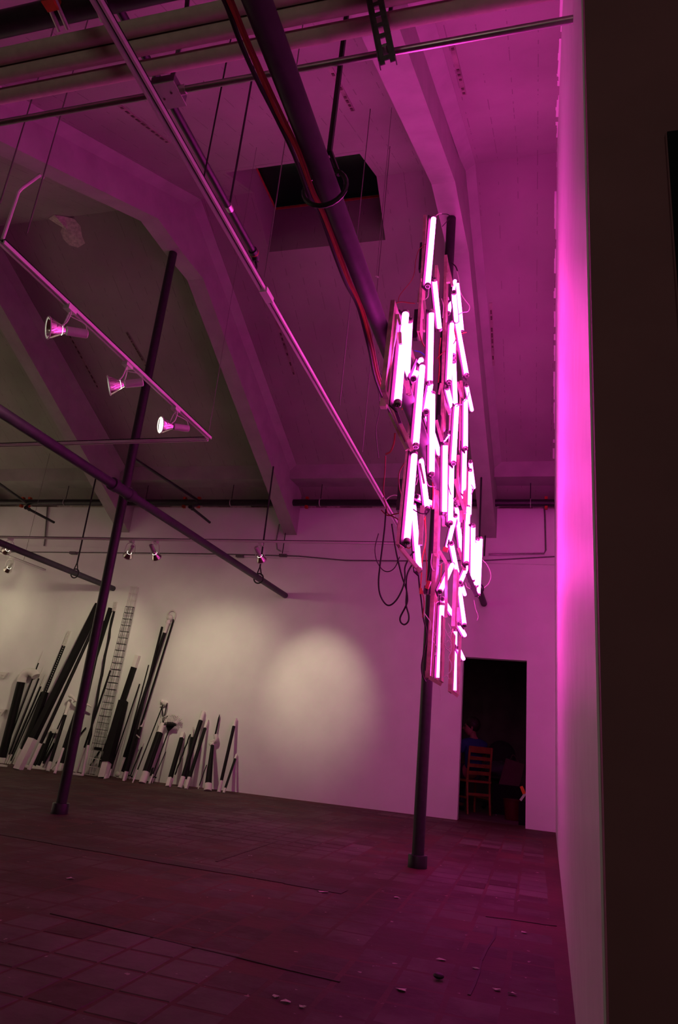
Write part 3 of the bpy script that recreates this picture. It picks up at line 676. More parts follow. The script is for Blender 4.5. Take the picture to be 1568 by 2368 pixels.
T5 = [((485, 30), (412, 875), 65, -1), ((548, 90), (606, 565), 52, 0), ((505, 440), (682, 518), 48, 1), ((475, 520), (530, 1145), 55, 0), ((838, 70), (823, 700), 50, 0),
      ((1012, 110), (1045, 365), 32, 1), ((1010, 190), (1003, 620), 40, 0), ((965, 410), (880, 490), 42, -1), ((880, 525), (930, 975), 42, 0), ((870, 620), (795, 930), 44, 0),
      ((833, 882), (888, 1155), 45, 1), ((990, 535), (975, 1080), 46, 0), ((1038, 715), (1033, 1235), 45, 0), ((1056, 878), (1052, 1305), 42, 0), ((1112, 828), (1088, 1375), 38, 0),
      ((845, 1080), (724, 1342), 48, -1), ((992, 1080), (917, 1255), 42, -1), ((748, 1408), (846, 1555), 44, 1), ((745, 1450), (712, 2175), 50, 0), ((908, 1300), (957, 1660), 42, 0),
      ((930, 1275), (960, 1368), 34, 1), ((900, 1642), (960, 1752), 42, 1), ((870, 1700), (862, 2290), 36, 0), ((895, 1868), (948, 1975), 38, 1), ((1082, 840), (1070, 1285), 40, 0)]
for a, b, w, nr in T4: fl_tube(c4(*a), c4(*b), w, nr)
for a, b, w, nr in T5: fl_tube(c5(*a), c5(*b), w, nr)
# wooden battens (frames), diagonal laths, ballasts
def batten(a, b, wpx, Y, m='wood', thick=None, nm='wooden_batten', Y2=None):
    A_, B_ = atY(*a, Y), atY(*b, Y if Y2 is None else Y2); w = wpx/4.081/ppm((A_+B_)/2)
    if thick is None: thick = .15 if nm == 'wooden_batten' and (B_-A_).length > .3 and m == 'wood' else w*.8  # long battens deepened to block the tubes' light to the left
    return MB().bar(A_, B_, w, thick, (0, -1, 0)).build(nm, M[m], sc, smooth=False)
c = c4
for a, b, w, Y, m, nm in (((305, 955), (212, 1790), 42, 2.95, 'wood', 'wooden_batten'), ((318, 1010), (228, 1740), 22, 2.93, 'wood2', 'wooden_lath'), ((325, 1010), (350, 1110), 24, 2.92, 'wood2', 'wooden_lath'),
    ((592, 125), (568, 720), 26, 4.9, 'wood', 'wooden_batten'), ((580, 165), (588, 250), 18, 4.86, 'wood2', 'wooden_lath'), ((612, 130), (580, 740), 16, 4.82, 'wood2', 'wooden_lath'),
    ((570, 620), (532, 1210), 28, 4.95, 'wood', 'wooden_batten'), ((540, 760), (522, 900), 24, 5.0, 'wood', 'wooden_batten'), ((787, 495), (752, 2160), 28, 5.4, 'wood', 'wooden_batten'),
    ((930, 1670), (924, 2320), 26, 5.75, 'wood', 'wooden_batten'), ((700, 595), (685, 900), 24, 5.1, 'wood', 'wooden_batten'), ((795, 530), (842, 740), 24, 5.35, 'wood2', 'wooden_lath'),
    ((805, 620), (802, 710), 34, 5.3, 'wood2', 'wooden_block'), ((788, 1090), (802, 1210), 26, 5.3, 'wood2', 'wooden_lath'), ((573, 880), (605, 1165), 26, 4.8, 'wood2', 'wooden_lath'),
    ((585, 1060), (590, 1165), 46, 4.85, 'wood2', 'wooden_block'), ((690, 2010), (745, 2210), 30, 5.1, 'wood2', 'wooden_lath'), ((275, 1370), (440, 1770), 30, 3.2, 'wood2', 'wooden_lath'),
    ((250, 1760), (350, 2040), 30, 3.25, 'ballast', 'dark_channel'), ((225, 1800), (445, 2240), 34, 3.4, 'wood', 'wooden_batten'), ((245, 1940), (410, 2290), 26, 3.45, 'wood2', 'wooden_lath'),
    ((190, 1765), (240, 1765), 70, 3.0, 'wood', 'wooden_block'), ((165, 1850), (225, 1850), 85, 3.1, 'wood2', 'wooden_block'), ((345, 1180), (350, 1290), 30, 2.95, 'wood2', 'wooden_block'), ((450, 1340), (505, 1520), 28, 4.1, 'wood2', 'wooden_lath'),
    ((480, 1640), (435, 2150), 34, 4.0, 'wood2', 'wooden_batten'), ((520, 1700), (470, 2200), 22, 4.05, 'wood', 'wooden_batten'), ((600, 2100), (575, 2360), 26, 4.6, 'wood2', 'wooden_lath'),
    ((775, 1850), (815, 1950), 24, 5.2, 'wood2', 'wooden_lath'), ((890, 1650), (925, 1780), 24, 5.6, 'wood2', 'wooden_lath'), ((835, 1930), (822, 2340), 24, 5.4, 'wood', 'wooden_batten'), ((868, 1290), (856, 1640), 22, 5.3, 'wood', 'wooden_batten'),
    ((735, 1660), (715, 1760), 18, 5.2, 'wood2', 'wooden_lath'), ((415, 1640), (425, 1760), 40, 3.2, 'wood2', 'wooden_block'), ((330, 1180), (335, 1400), 20, 3.0, 'wood2', 'wooden_lath')):
    batten(c(*a), c(*b), w, Y, m, None, nm)
for a, b, w, Y in (((560, 345), (545, 600), 40, 5.0), ((508, 975), (490, 1245), 42, 4.95), ((800, 700), (795, 860), 30, 5.5), ((750, 1420), (740, 1600), 30, 5.6), ((722, 1970), (712, 2110), 34, 5.3)):
    batten(c4(*a), c4(*b), w, Y, 'ballast', .05, 'ballast_box')
c = c5
for a, b, w, Y, m, nm in (((440, 30), (345, 925), 34, 4.0, 'wood', 'wooden_batten'), ((455, 60), (365, 900), 14, 3.96, 'wood2', 'wooden_lath'), ((350, 925), (540, 1150), 44, 3.95, 'wood', 'wooden_batten'), ((365, 935), (510, 1110), 30, 3.9, 'wood2', 'wooden_lath'),
    ((718, 60), (690, 1000), 34, 5.2, 'wood', 'wooden_batten'), ((695, 900), (622, 2160), 40, 5.3, 'wood', 'wooden_batten'), ((705, 200), (690, 640), 16, 5.15, 'wood2', 'wooden_lath'),
    ((905, 80), (895, 500), 24, 5.6, 'wood', 'wooden_batten'), ((972, 180), (948, 1120), 30, 5.7, 'wood', 'wooden_batten'), ((560, 530), (538, 900), 38, 4.4, 'wood2', 'wooden_batten'),
    ((690, 430), (772, 700), 28, 5.1, 'wood2', 'wooden_lath'), ((770, 650), (765, 720), 40, 5.1, 'wood2', 'wooden_block'), ((862, 280), (962, 600), 28, 5.5, 'wood2', 'wooden_lath'), ((880, 1150), (858, 1680), 34, 5.5, 'wood', 'wooden_batten'),
    ((915, 1760), (893, 2320), 26, 5.3, 'wood2', 'wooden_batten'), ((848, 1740), (825, 2290), 30, 5.35, 'wood', 'wooden_batten'), ((845, 1690), (842, 1850), 14, 5.3, 'wood2', 'wooden_lath'),
    ((812, 2265), (895, 2325), 30, 5.3, 'wood', 'wooden_batten'), ((625, 2150), (738, 2215), 36, 5.2, 'wood', 'wooden_batten'), ((608, 2090), (605, 2160), 46, 5.35, 'wood', 'wooden_block'), ((985, 1170), (1072, 1380), 40, 5.6, 'ballast', 'dark_channel'),
    ((720, 960), (790, 1080), 32, 5.0, 'wood2', 'wooden_lath'), ((785, 1080), (782, 1580), 26, 5.2, 'wood2', 'wooden_batten'), ((935, 580), (935, 680), 50, 5.65, 'wood2', 'wooden_block'), ((900, 930), (955, 1100), 30, 5.5, 'wood2', 'wooden_lath'),
    ((895, 1490), (897, 1620), 34, 5.45, 'wood2', 'wooden_block'), ((640, 1360), (700, 1440), 34, 5.25, 'wood', 'wooden_batten'), ((690, 120), (660, 560), 24, 5.2, 'wood2', 'wooden_lath'),
    ((755, 1580), (740, 2190), 18, 5.1, 'wood', 'wooden_batten'), ((535, 130), (575, 320), 20, 4.5, 'wood2', 'wooden_lath')):
    batten(c(*a), c(*b), w, Y, m, None, nm)
for a, b, w, Y in (((370, 290), (345, 580), 60, 4.3), ((940, 690), (938, 740), 40, 5.75), ((600, 1290), (590, 1360), 40, 5.1)):
    batten(c5(*a), c5(*b), w, Y, 'ballast', .05, 'ballast_box')
batten(c5(625, 1240), c5(600, 1310), 34, 5.05, 'orange', .03, 'plug'); batten(c5(545, 1310), c5(545, 1360), 26, 5.0, 'orange', .03, 'plug')
batten(c5(755, 935), c5(800, 950), 40, 5.0, 'orange', .03, 'plug')
# loose wires and cables
def wire(pts, Y, r, m, nm='wire', crop=c5, Yv=None):
    n_ = len(pts); q = [atY(*crop(*p), (Y if Yv is None else lerp(Y, Yv, i/(n_-1)))) for i, p in enumerate(pts)]
    return MB().tube(spline(q, 5), r, 5).build(nm, M[m], sc)
wire([(215, 560), (200, 760), (160, 1080), (145, 1250), (160, 1370), (210, 1455), (260, 1465), (320, 1410), (375, 1300), (395, 1200), (395, 1110), (440, 1010), (480, 960)], 4.1, .0055, 'cable', 'cable')
wire([(270, 700), (300, 900), (330, 1050), (370, 1210), (405, 1310), (418, 1420), (395, 1490), (350, 1580), (355, 1630), (390, 1650), (425, 1620), (430, 1560), (405, 1460), (410, 1340), (408, 1220), (430, 1140), (480, 1060)], 4.15, .0055, 'cable', 'cable')
wire([(145, 790), (112, 920), (125, 1040), (180, 1130), (240, 1150), (300, 1110), (345, 1010)], 4.3, .0035, 'cable', 'cable')
wire([(520, 1160), (530, 1280), (550, 1440), (568, 1590), (598, 1740), (575, 1900), (552, 2040), (560, 2130), (590, 2190)], 5.2, .0065, 'cable', 'cable')
wire([(640, 960), (635, 1100), (610, 1240)], 5.1, .006, 'cable', 'cable')
wire([(800, 330), (830, 430), (880, 500), (905, 560)], 4.9, .004, 'cable', 'cable')
wire([(400, 480), (470, 560), (540, 600), (600, 600), (630, 560)], 4.0, .004, 'cable', 'cable')
for q in ([(430, 70), (350, 190), (335, 290), (350, 400), (390, 470)], [(210, 60), (208, 160), (200, 260), (190, 380), (200, 440)], [(190, 450), (215, 520), (230, 600), (300, 640), (350, 670)], [(170, 570), (230, 620), (290, 610), (355, 595)],
          [(340, 650), (325, 740), (332, 830)], [(575, 640), (590, 800), (585, 940), (600, 1100), (595, 1250)], [(560, 1330), (575, 1450), (560, 1585)], [(650, 250), (660, 400), (650, 560)]):
    wire(q, 4.1 if q[0][0] < 500 else 5.0, .0045, 'redwire')
for q in ([(585, 630), (592, 850), (560, 1020), (548, 1200), (538, 1330)], [(400, 910), (430, 930), (470, 900)], [(530, 690), (560, 680), (590, 640)], [(740, 1080), (735, 1180), (730, 1260)]): wire(q, 4.6, .0045, 'orange')
for q in ([(1125, 1040), (1170, 1090), (1205, 1180), (1185, 1260), (1140, 1305)], [(160, 570), (150, 560), (190, 600)], [(205, 490), (240, 450), (290, 430), (335, 438)], [(650, 980), (640, 1070), (655, 1130), (675, 1138)], [(705, 1100), (750, 1070), (780, 1050)],
          [(575, 1540), (610, 1590), (635, 1630), (630, 1700)], [(670, 1720), (680, 1745), (665, 1775)], [(660, 1810), (690, 1860), (690, 1900), (670, 1930), (690, 1945)], [(740, 2150), (780, 2130), (825, 2090), (832, 2020), (805, 1960), (830, 1900), (832, 1830)],
          [(755, 2155), (790, 2135), (810, 2165)], [(800, 1640), (830, 1710), (780, 1760), (770, 1830), (820, 1790), (835, 1720)], [(765, 1840), (800, 1870), (830, 1810), (790, 1740), (770, 1690)], [(790, 1900), (835, 1860), (800, 1800), (775, 1860), (820, 1910)],
          [(610, 250), (650, 280), (700, 300)], [(1020, 330), (1040, 370), (1020, 420)], [(965, 1250), (975, 1290), (1005, 1315)], [(600, 300), (620, 340), (680, 350)], [(500, 260), (530, 220), (500, 330)]): wire(q, 5.0, .0035, 'pinkw')
wire([(1045, 1420), (1060, 1500), (1085, 1570), (1075, 1610)], 5.6, .0025, 'pinkw'); wire([(720, 2230), (730, 2300), (728, 2370)], 5.2, .002, 'pinkw')
for q, Y, m, r in (([(690, 75), (715, 58), (742, 55)], 4.6, 'pinkw', .004), ([(740, 60), (800, 65), (820, 100), (790, 130), (745, 180)], 4.9, 'cable', .003), ([(615, 330), (560, 365), (520, 410), (495, 500), (490, 560), (460, 680), (350, 820), (325, 900)], 4.8, 'redwire', .003),
                ([(300, 905), (360, 890), (440, 900), (490, 905)], 4.0, 'redwire', .004), ([(830, 520), (870, 555), (890, 600)], 5.3, 'cable', .006), ([(885, 600), (905, 690), (920, 800), (960, 870), (1003, 930), (990, 980), (940, 990), (880, 1020)], 5.2, 'pinkw', .004),
                ([(620, 750), (610, 840), (580, 870)], 4.7, 'pinkw', .004), ([(530, 1180), (560, 1280), (600, 1340)], 4.7, 'redwire', .006), ([(485, 1350), (540, 1365), (585, 1400)], 4.4, 'bluew', .005), ([(245, 1235), (225, 1260), (200, 1275)], 3.8, 'bluew', .005),
                ([(325, 1180), (300, 1220), (295, 1260)], 3.7, 'bluew', .005), ([(730, 1230), (715, 1400), (720, 1500), (708, 1650)], 5.2, 'redwire', .006), ([(740, 860), (755, 930), (750, 1040)], 5.2, 'pinkw', .004), ([(860, 1140), (875, 1240), (820, 1320), (740, 1380), (690, 1430)], 5.0, 'redwire', .004),
                ([(150, 1450), (140, 1540), (180, 1590), (130, 1640), (150, 1780), (155, 1900), (120, 2100), (145, 2368)], 3.8, 'wire', .0035), ([(300, 2130), (290, 2220), (260, 2300), (210, 2330)], 4.0, 'redwire', .006), ([(330, 2130), (360, 2200), (410, 2290)], 4.0, 'orange', .006),
                ([(360, 1910), (400, 1870), (450, 1830)], 3.9, 'orange', .004), ([(440, 1790), (490, 1790), (520, 1830)], 4.0, 'cable', .005), ([(945, 1840), (985, 1790), (1000, 1740)], 5.4, 'pinkw', .004), ([(880, 1880), (910, 1860), (940, 1860)], 5.0, 'pinkw', .004), ([(930, 1190), (960, 1180), (978, 1178)], 5.0, 'orange', .004)):
    wire(q, Y, r, m, 'wire', c4)
MB().bar(atY(*c4(118, 645), 4.2), atY(*c4(145, 660), 4.2), .012, .002, (0, -1, 0)).build('paper_tab', M['pinkw'], sc)

# ------------------------------------------------------------------ LEANING POLES along the back wall
def lean_pts(b, tp, crop, back=.05):
    bp, tq = crop(*b), crop(*tp)
    g = atZ(bp[0], bp[1], 0); g.y = min(max(g.y, 8.95), YB-.10); B_ = atY(bp[0], bp[1], g.y); B_.z = max(B_.z, .0); B_.z = 0.0
    T_ = atY(tq[0], tq[1], YB-back); return B_, T_
def seg(B_, T_, t0, t1, w, sty, m, par, nm, w2=None):
    a, b = lerp(B_, T_, t0), lerp(B_, T_, t1); w2 = w2 or w
    if sty == 'round': mb = MB().tube([a, b], [w/2, w2/2], 12)
    elif sty == 'flat': mb = MB().bar(a, b, w, w*.35, (0, -1, 0), w2, w2*.35)
    elif sty == 'square': mb = MB().bar(a, b, w, w, (0, -1, 0), w2, w2)
    elif sty == 'flute': mb = MB().tube([a, b], [w/2, w2/2], 48, prof=lambda q: 1-.09*abs(math.sin(q*6)))
    elif sty == 'knot':
        n_ = 14; mb = MB().tube([lerp(a, b, i/n_)+Vector((w*.22*math.sin(i*1.9), 0, .0)) for i in range(n_+1)], [w/2*(1+.25*(i % 2)) for i in range(n_+1)], 8)
    elif sty == 'perf':
        mb = MB(); d = (b-a); n_ = max(4, int(d.length/.035)); x = d.normalized().cross(Vector((0, -1, 0))).normalized()
        for s in (-1, 1): mb.bar(a+x*s*w*.36, b+x*s*w*.36, w*.28, .012, (0, -1, 0))
        for k in range(n_+1): mb.bar(lerp(a, b, k/(n_+1)), lerp(a, b, (k+.55)/(n_+1)), w*.5, .012, (0, -1, 0))
    elif sty == 'taper': mb = MB().tube([a, lerp(a, b, .5), b], [w/2, w/2*.7, .002], 10)
    return mb.build(nm, M[m], par)
def pole(base, top, wpx, yb, yt, sty, label, crop=c6, w2=None, bsty=None, tsty=None, extra=None, bw=None, tw=None, back=None):
    """yb: where white base gives way to black, yt: where black gives way to the white tip (same enlarged view); None = no such piece"""
    px1 = wpx/4.553
    B_, T_ = lean_pts(base, top, crop); w = px1/ppm((B_+T_)/2); back = w/2+.01 if back is None else back
    B_, T_ = lean_pts(base, top, crop, back)
    fr = lambda y: (base[1]-y)/(base[1]-top[1])
    t0 = 0 if yb is None else max(.0, fr(yb)); t1 = 1 if yt is None else min(1., fr(yt))
    t = thing('leaning_pole', B_, label, 'pole', 'black and white poles leaning on the back wall')
    w2m = w if w2 is None else w*w2
    if t0 > 0: seg(B_, T_, 0, t0, (bw or 1.08)*w, bsty or ('square' if sty in ('square', 'perf', 'flat') else 'round'), 'paintw', t, 'white_base')
    seg(B_, T_, t0, t1, w, sty, 'paintb', t, 'shaft', w2m)
    if t1 < 1: seg(B_, T_, t1, 1, (tw or 1.0)*w2m, tsty or ('square' if sty in ('square', 'flat') else 'round' if sty in ('flute', 'knot') else sty), 'paintw', t, 'white_tip')
    if extra: extra(t, B_, T_, t0, t1, w)
    return t
def x_elbow(t, B, T, t0, t1, w):
    d = (T-B).normalized(); a = T; MB().tube(spline([a, a+d*.09+Vector((.02, 0, 0)), a+d*.14+Vector((.10, .01, 0)), a+d*.12+Vector((.2, .01, -.0)), a+d*.10+Vector((.24, .01, -.02))], 4), w/2*1.06, 16).build('white_elbow', M['paintw'], t)
    MB().tube([a-d*.03, a+d*.04], w/2*1.14, 16).build('elbow_socket', M['paintw'], t)
def x_ball_top(t, B, T, t0, t1, w):
    MB().ball(T, w*.95).build('ball_finial', M['paintw'], t); d = (T-B).normalized()
    MB().tube([T-d*.09, T-d*.06], w*.75, 12).build('collar', M['paintw'], t)
def x_ball_base(t, B, T, t0, t1, w):
    MB().ball(B+Vector((0, 0, w*.9)), w*.9).build('ball_foot', M['paintw'], t); MB().ball(T, w*.95).build('ball_finial', M['paintw'], t)
    d = (T-B).normalized(); MB().tube([T-d*.09, T-d*.06], w*.75, 12).build('collar', M['paintw'], t)
def x_T(t, B, T, t0, t1, w):
    MB().bar(T+Vector((-.05, 0, .01)), T+Vector((.16, 0, .01)), .05, .06).build('white_head', M['paintw'], t); MB().bar(T+Vector((-.04, 0, .02)), T+Vector((-.03, 0, .1)), .02, .02).build('white_peg', M['paintw'], t)
def x_tangle(t, B, T, t0, t1, w):
    for k in range(6):
        a = k*1.05; q = [lerp(B, T, t1)+Vector((.03*math.cos(a+i*.9), .02*math.sin(a+i*.9), .022*i)) for i in range(8)]
        MB().tube(spline(q, 3), .006, 5).build('twig', M['paintw'], t)
def x_hook(t, B, T, t0, t1, w):
    q = [T+Vector((.0, 0, -.02)), T+Vector((.02, 0, .08)), T+Vector((-.02, 0, .13)), T+Vector((-.08, 0, .13)), T+Vector((-.12, 0, .08)), T+Vector((-.12, 0, .05))]
    MB().tube(spline(q, 5), .012, 8).build('white_hook', M['paintw'], t)
def x_guard(t, B, T, t0, t1, w):
    c_ = lerp(B, T, t0); d = (T-B).normalized(); x = d.cross(Vector((0, -1, 0))); MB().bar(c_-x*.035, c_+x*.035, .016, .016).build('cross_guard', M['paintb'], t)
def x_knob(t, B, T, t0, t1, w):
    MB().ball(T+Vector((.03, 0, .01)), .045, 1.1, .7, .9).build('white_knob', M['paintw'], t); MB().ball(T+Vector((-.03, 0, .03)), .03).build('white_knob', M['paintw'], t)
    MB().bar(T+Vector((-.05, 0, -.03)), T+Vector((.02, 0, -.03)), .016, .016).build('white_bar', M['paintw'], t)
def x_branches(t, B, T, t0, t1, w):
    for dx, dz, r in ((-.06, .22, .009), (.015, .30, .009), (.06, .12, .008)):
        MB().tube(spline([T-Vector((0, 0, .03)), T+Vector((dx*.3, 0, dz*.5)), T+Vector((dx, .0, dz))], 4), r, 6).build('twig', M['paintb'], t)
    for s in (-1, 1): MB().tube(spline([lerp(B, T, .92), lerp(B, T, .96)+Vector((s*.06, 0, .02)), T+Vector((s*.05, 0, .08))], 4), .012, 6).build('white_prong', M['paintw'], t)
def x_spear(t, B, T, t0, t1, w):
    MB().tube(spline([lerp(B, T, t1), T+Vector((-.03, 0, -.04)), T+Vector((.05, -.01, .0)), T+Vector((.03, -.01, .08))], 4), .03, 10).build('white_finial', M['paintw'], t)
    a, b = T+Vector((.02, 0, .02)), atY(*c7(1038, 1420), YB-.03); MB().tube([a, lerp(a, b, .85), b], [.014, .012, .003], 8).build('spear', M['paintb'], t)
def x_dots(t, B, T, t0, t1, w): pass
def x_crossbit(t, B, T, t0, t1, w):
    c_ = lerp(B, T, .72); MB().bar(c_+Vector((-.02, -.03, .02)), c_+Vector((.05, -.03, -.02)), .014, .014).build('white_peg', M['paintw'], t)
PL = [
 ((25, 1850), (228, 1062), 85, 1800, None, 'round', 'fat black pole with a white elbow pipe on top, far left', dict(extra=x_elbow)),
 ((10, 1930), (455, 748), 13, 1700, 885, 'round', 'thin black pole with a long fine white point, right of the elbow pole', dict(tsty='taper')),
 ((60, 1930), (460, 915), 15, 1840, 1045, 'round', 'thin black pole with white point leaning behind the elbow pole', dict(tsty='taper')),
 ((85, 1925), (482, 1005), 17, 1830, 1128, 'round', 'thin pole with a white sleeve near its slim white top', dict()),
 ((110, 1900), (500, 1040), 12, 1870, 1180, 'round', 'slimmest black stick beside the perforated post', dict(tsty='taper')),
 ((165, 1950), (735, 542), 40, 1790, 705, 'perf', 'perforated metal post with a bright white tip', dict(bsty='square')),
 ((205, 1945), (478, 1185), 62, 1790, None, 'square', 'broad black board in front of the perforated post foot', dict(w2=.8)),
 ((187, 2003), (1040, 262), 60, 1712, None, 'square', 'long heavy black beam with a tall square white foot, tallest of the left cluster', dict(bw=1.15)),
 ((303, 2003), (1010, 450), 34, 1752, None, 'round', 'long slim dark pole leaning beside the heavy black beam', dict()),
 ((640, 1960), (1165, 300), 36, 1890, None, 'square', 'tall black batten just right of the left steel post', dict()),
 ((750, 1990), (1102, 436), 26, 1930, None, 'round', 'tall black pole hidden partly behind the left steel post', dict()),
 ((868, 2065), (1198, 335), 24, 1775, None, 'knot', 'tall knotty black branch with a tangled white top', dict(extra=x_tangle)),
 ((500, 2022), (738, 1268), 36, 1930, 1442, 'round', 'short black pole with a square white top beside the white curl', dict()),
 ((425, 1965), (742, 1262), 13, 1900, 1352, 'round', 'short thin black rod leaning left of the left steel post', dict(tsty='taper')),
 ((405, 1950), (548, 1600), 44, 1930, None, 'round', 'stubby black pole with a white hammer shaped head', dict(extra=x_T)),
 ((360, 1960), (480, 1730), 38, 1945, None, 'square', 'small black block stick with a scrolled white top near the floor', dict()),
 ((430, 1980), (602, 1675), 24, 1935, 1722, 'round', 'small black stick with white ends in front of the hammer head pole', dict()),
 ((745, 2050), (845, 1420), 26, 1885, None, 'round', 'black stick with a long white foot just right of the left steel post', dict()),
 ((575, 2045), (812, 1340), 26, 1795, None, 'round', 'black stick with a long white foot just left of the left steel post', dict()),
 ((800, 2030), (1207, 825), 20, 1780, 962, 'round', 'thin black pole with a slim white tip left of the wire cage', dict()),
 ((1080, 2090), (1300, 1280), 92, 1935, None, 'square', 'broad black board on a square white foot right of the wire cage', dict(w2=.85, bw=.75)),
 ((1030, 2060), (1452, 800), 46, 1985, 930, 'square', 'black square post with a white top rising behind the broad board', dict()),
 ((1140, 2090), (1470, 1100), 14, 2000, None, 'round', 'thin black rod right of the broad black board', dict()),
 ((540, 1990), (905, 1560), 16, 1930, None, 'round', 'short thin black stick behind the left steel post foot', dict()),
 ((900, 2040), (1060, 1790), 18, 1960, None, 'round', 'short dark stick at the foot of the wire cage', dict()),
 ((1100, 2100), (1170, 1900), 14, 2010, None, 'square', 'short white footed stick beside the broad board foot', dict()),
]
for b, tp, w, yb, yt, sty, lb, kw in PL: pole(b, tp, w, yb, yt, sty, lb, c6, **kw)
PR = [
 ((-35, 2085), (510, 400), 36, 1880, 570, 'round', 'tall black pole with white ball finial and round white ball foot', dict(extra=x_ball_base, back=.075)),
 ((25, 2120), (432, 500), 24, 2030, None, 'round', 'tall thin black pole left of the ball finial pole', dict()),
 ((35, 2090), (555, 420), 20, 1990, None, 'round', 'tall black pole ending in a white shepherd hook', dict(extra=x_hook)),
 ((-20, 2060), (290, 900), 11, 1980, None, 'round', 'very thin black rod between the broad board and the ball finial pole', dict()),
 ((35, 2115), (232, 1480), 32, 2030, 1560, 'round', 'mid height black pole with white top, right of the ball foot', dict(extra=x_crossbit)),
 ((5, 2050), (205, 1490), 32, 1990, 1572, 'square', 'mid height black batten with white top left of its twin', dict()),
 ((88, 2085), (238, 1715), 12, 2055, 1762, 'round', 'thin short black rod with a white cross tip', dict(extra=x_guard)),
 ((120, 2142), (445, 1310), 13, 2015, None, 'round', 'long thin black staff with a white knobbed head', dict(extra=x_knob)),
 ((222, 2145), (440, 1520), 78, 2035, 1625, 'flute', 'thick fluted black column with white ends and forked twigs on top', dict(extra=x_branches, bw=.95, tw=.8)),
 ((325, 2145), (470, 1815), 9, 2085, None, 'round', 'thin black foil with a round hand guard, right of the rake', dict(extra=x_guard)),
 ((295, 2150), (330, 1990), 30, 2075, None, 'flat', 'small black spade shaped stick beside the fluted column', dict(bw=.5)),
 ((492, 2182), (655, 1615), 36, 2095, 1675, 'square', 'black batten with white ends, first right of the rake', dict()),
 ((520, 2180), (728, 1630), 14, 2065, None, 'knot', 'thin rough black branch crossing the batten right of the rake', dict()),
 ((682, 2185), (760, 1555), 40, 2110, 1665, 'round', 'black club with a slim white spout tip', dict(w2=.8, tw=.45)),
 ((618, 2195), (868, 1392), 46, 2085, 1492, 'round', 'stout black pole with white collar and tip, tallest of the right cluster', dict(bsty='round')),
 ((683, 2205), (912, 1480), 27, 2090, 1570, 'square', 'slim black batten with white ends, right of the stout pole', dict()),
 ((810, 2208), (900, 1955), 10, 2175, None, 'round', 'thin short black stick left of the spear topped stump', dict()),
 ((910, 2228), (968, 1690), 70, 2158, 1750, 'round', 'thick tapered black stump with a curled white finial and black spear', dict(w2=.5, bw=1.15, extra=x_spear, tw=.8)),
 ((1028, 2240), (1207, 1462), 34, 2125, 1550, 'round', 'plain black pole with white ends, tall one at the right end', dict()),
 ((1080, 2248), (1217, 1842), 19, 2200, 1890, 'square', 'short slim black batten with white ends, last at the right end', dict()),
]
for b, tp, w, yb, yt, sty, lb, kw in PR: pole(b, tp, w, yb, yt, sty, lb, c7, **kw)
# small white feet and offcuts among the poles
for i, (px, py) in enumerate(((40, 1960), (250, 1960), (330, 1975), (400, 1985), (700, 2000), (780, 2045), (820, 2050), (450, 1990))):
    q = atZ(*c6(px, py), .015); q.y = min(q.y, 9.5); q.z = 0
    w = random.uniform(.05, .11); o = MB().bar(q+Vector((-w, 0, .014)), q+Vector((w, random.uniform(-.05, .05), .014)), .06, .028, (0, 0, 1), .035, .02).build('white_offcut', M['paintw'], loc=q, smooth=False)
    tag(o, 'small white offcut on the floor, '+('below the elbow pole foot', 'left of the heavy beam foot', 'right of the heavy beam foot', 'beside the slim dark pole foot', 'left of the steel post', 'right of the steel post', 'below the long white foot', 'between the heavy beam and steel post')[i], 'offcut', 'white offcuts among the pole feet')
# wall-mounted white brackets at the far left edge
for (px, py), lb in (((40, 1010), 'upper small white bracket on the wall at the far left edge'), ((15, 1400), 'lower small white bracket on the wall at the far left edge')):
    q = atY(*c6(px, py), YB-.02); t = thing('wall_hook', q, lb, 'hook')
    MB().hexa([q+Vector(v) for v in ((-.02, -.02, -.05), (.02, -.02, -.05), (.02, .015, -.05), (-.02, .015, -.05), (-.08, -.02, .05), (.08, -.02, .05), (.08, .015, .05), (-.08, .015, .05))]).build('plate', M['paintw'], t, smooth=False)
    MB().tube([q+Vector((0, -.02, 0)), q+Vector((0, -.06, 0))], .01, 8).build('peg', M['paintw'], t)
# curved white antler lying against the wall
q = [atY(*c6(*p), YB-.12) for p in ((728, 1222), (760, 1235), (800, 1275), (860, 1300), (915, 1315), (965, 1342))]
t = thing('white_antler', q[2], 'curved white branch resting across the poles beside the left steel post', 'branch')
MB().tube(spline(q, 4), [.024, .03, .03, .026, .024, .022, .02, .02, .02, .019, .019, .018, .018, .018, .017, .016, .015, .015, .014, .012, .01], 8).build('stem', M['paintw'], t)
MB().tube([q[2], atY(*c6(770, 1290), YB-.12)], [.02, .008], 8).build('tine', M['paintw'], t)
# leaf rake
B_, T_ = lean_pts((300, 2150), (500, 1595), c7)
t = thing('leaf_rake', B_, 'black leaf rake standing head up with white tine tips', 'rake')
d = (T_-B_).normalized(); c_ = lerp(B_, T_, .17)
seg(B_, T_, 0, .17, .022, 'round', 'paintw', t, 'white_base'); seg(B_, T_, .17, 1, .018, 'round', 'paintb', t, 'handle')
R0, R1, R2 = T_, atY(*c7(528, 1500), YB-.08), atY(*c7(560, 1420), YB-.06)
for k in range(13):
    u = (k-6)/6; lo = lerp(R0, R1, .15)+Vector((u*.01, 0, 0)); mid = R1+Vector((u*.10, -.01*u*u, .0-.02*u*u)); tip = R2+Vector((u*.155-.02, 0, -.05*u*u)); end = tip+Vector((.004, -.05, -.025))
    MB().tube([lo, mid], .0055, 5).build('tine', M['paintb'], t); MB().tube([mid, tip, end], .0058, 5).build('white_tine_tip', M['paintw'], t)
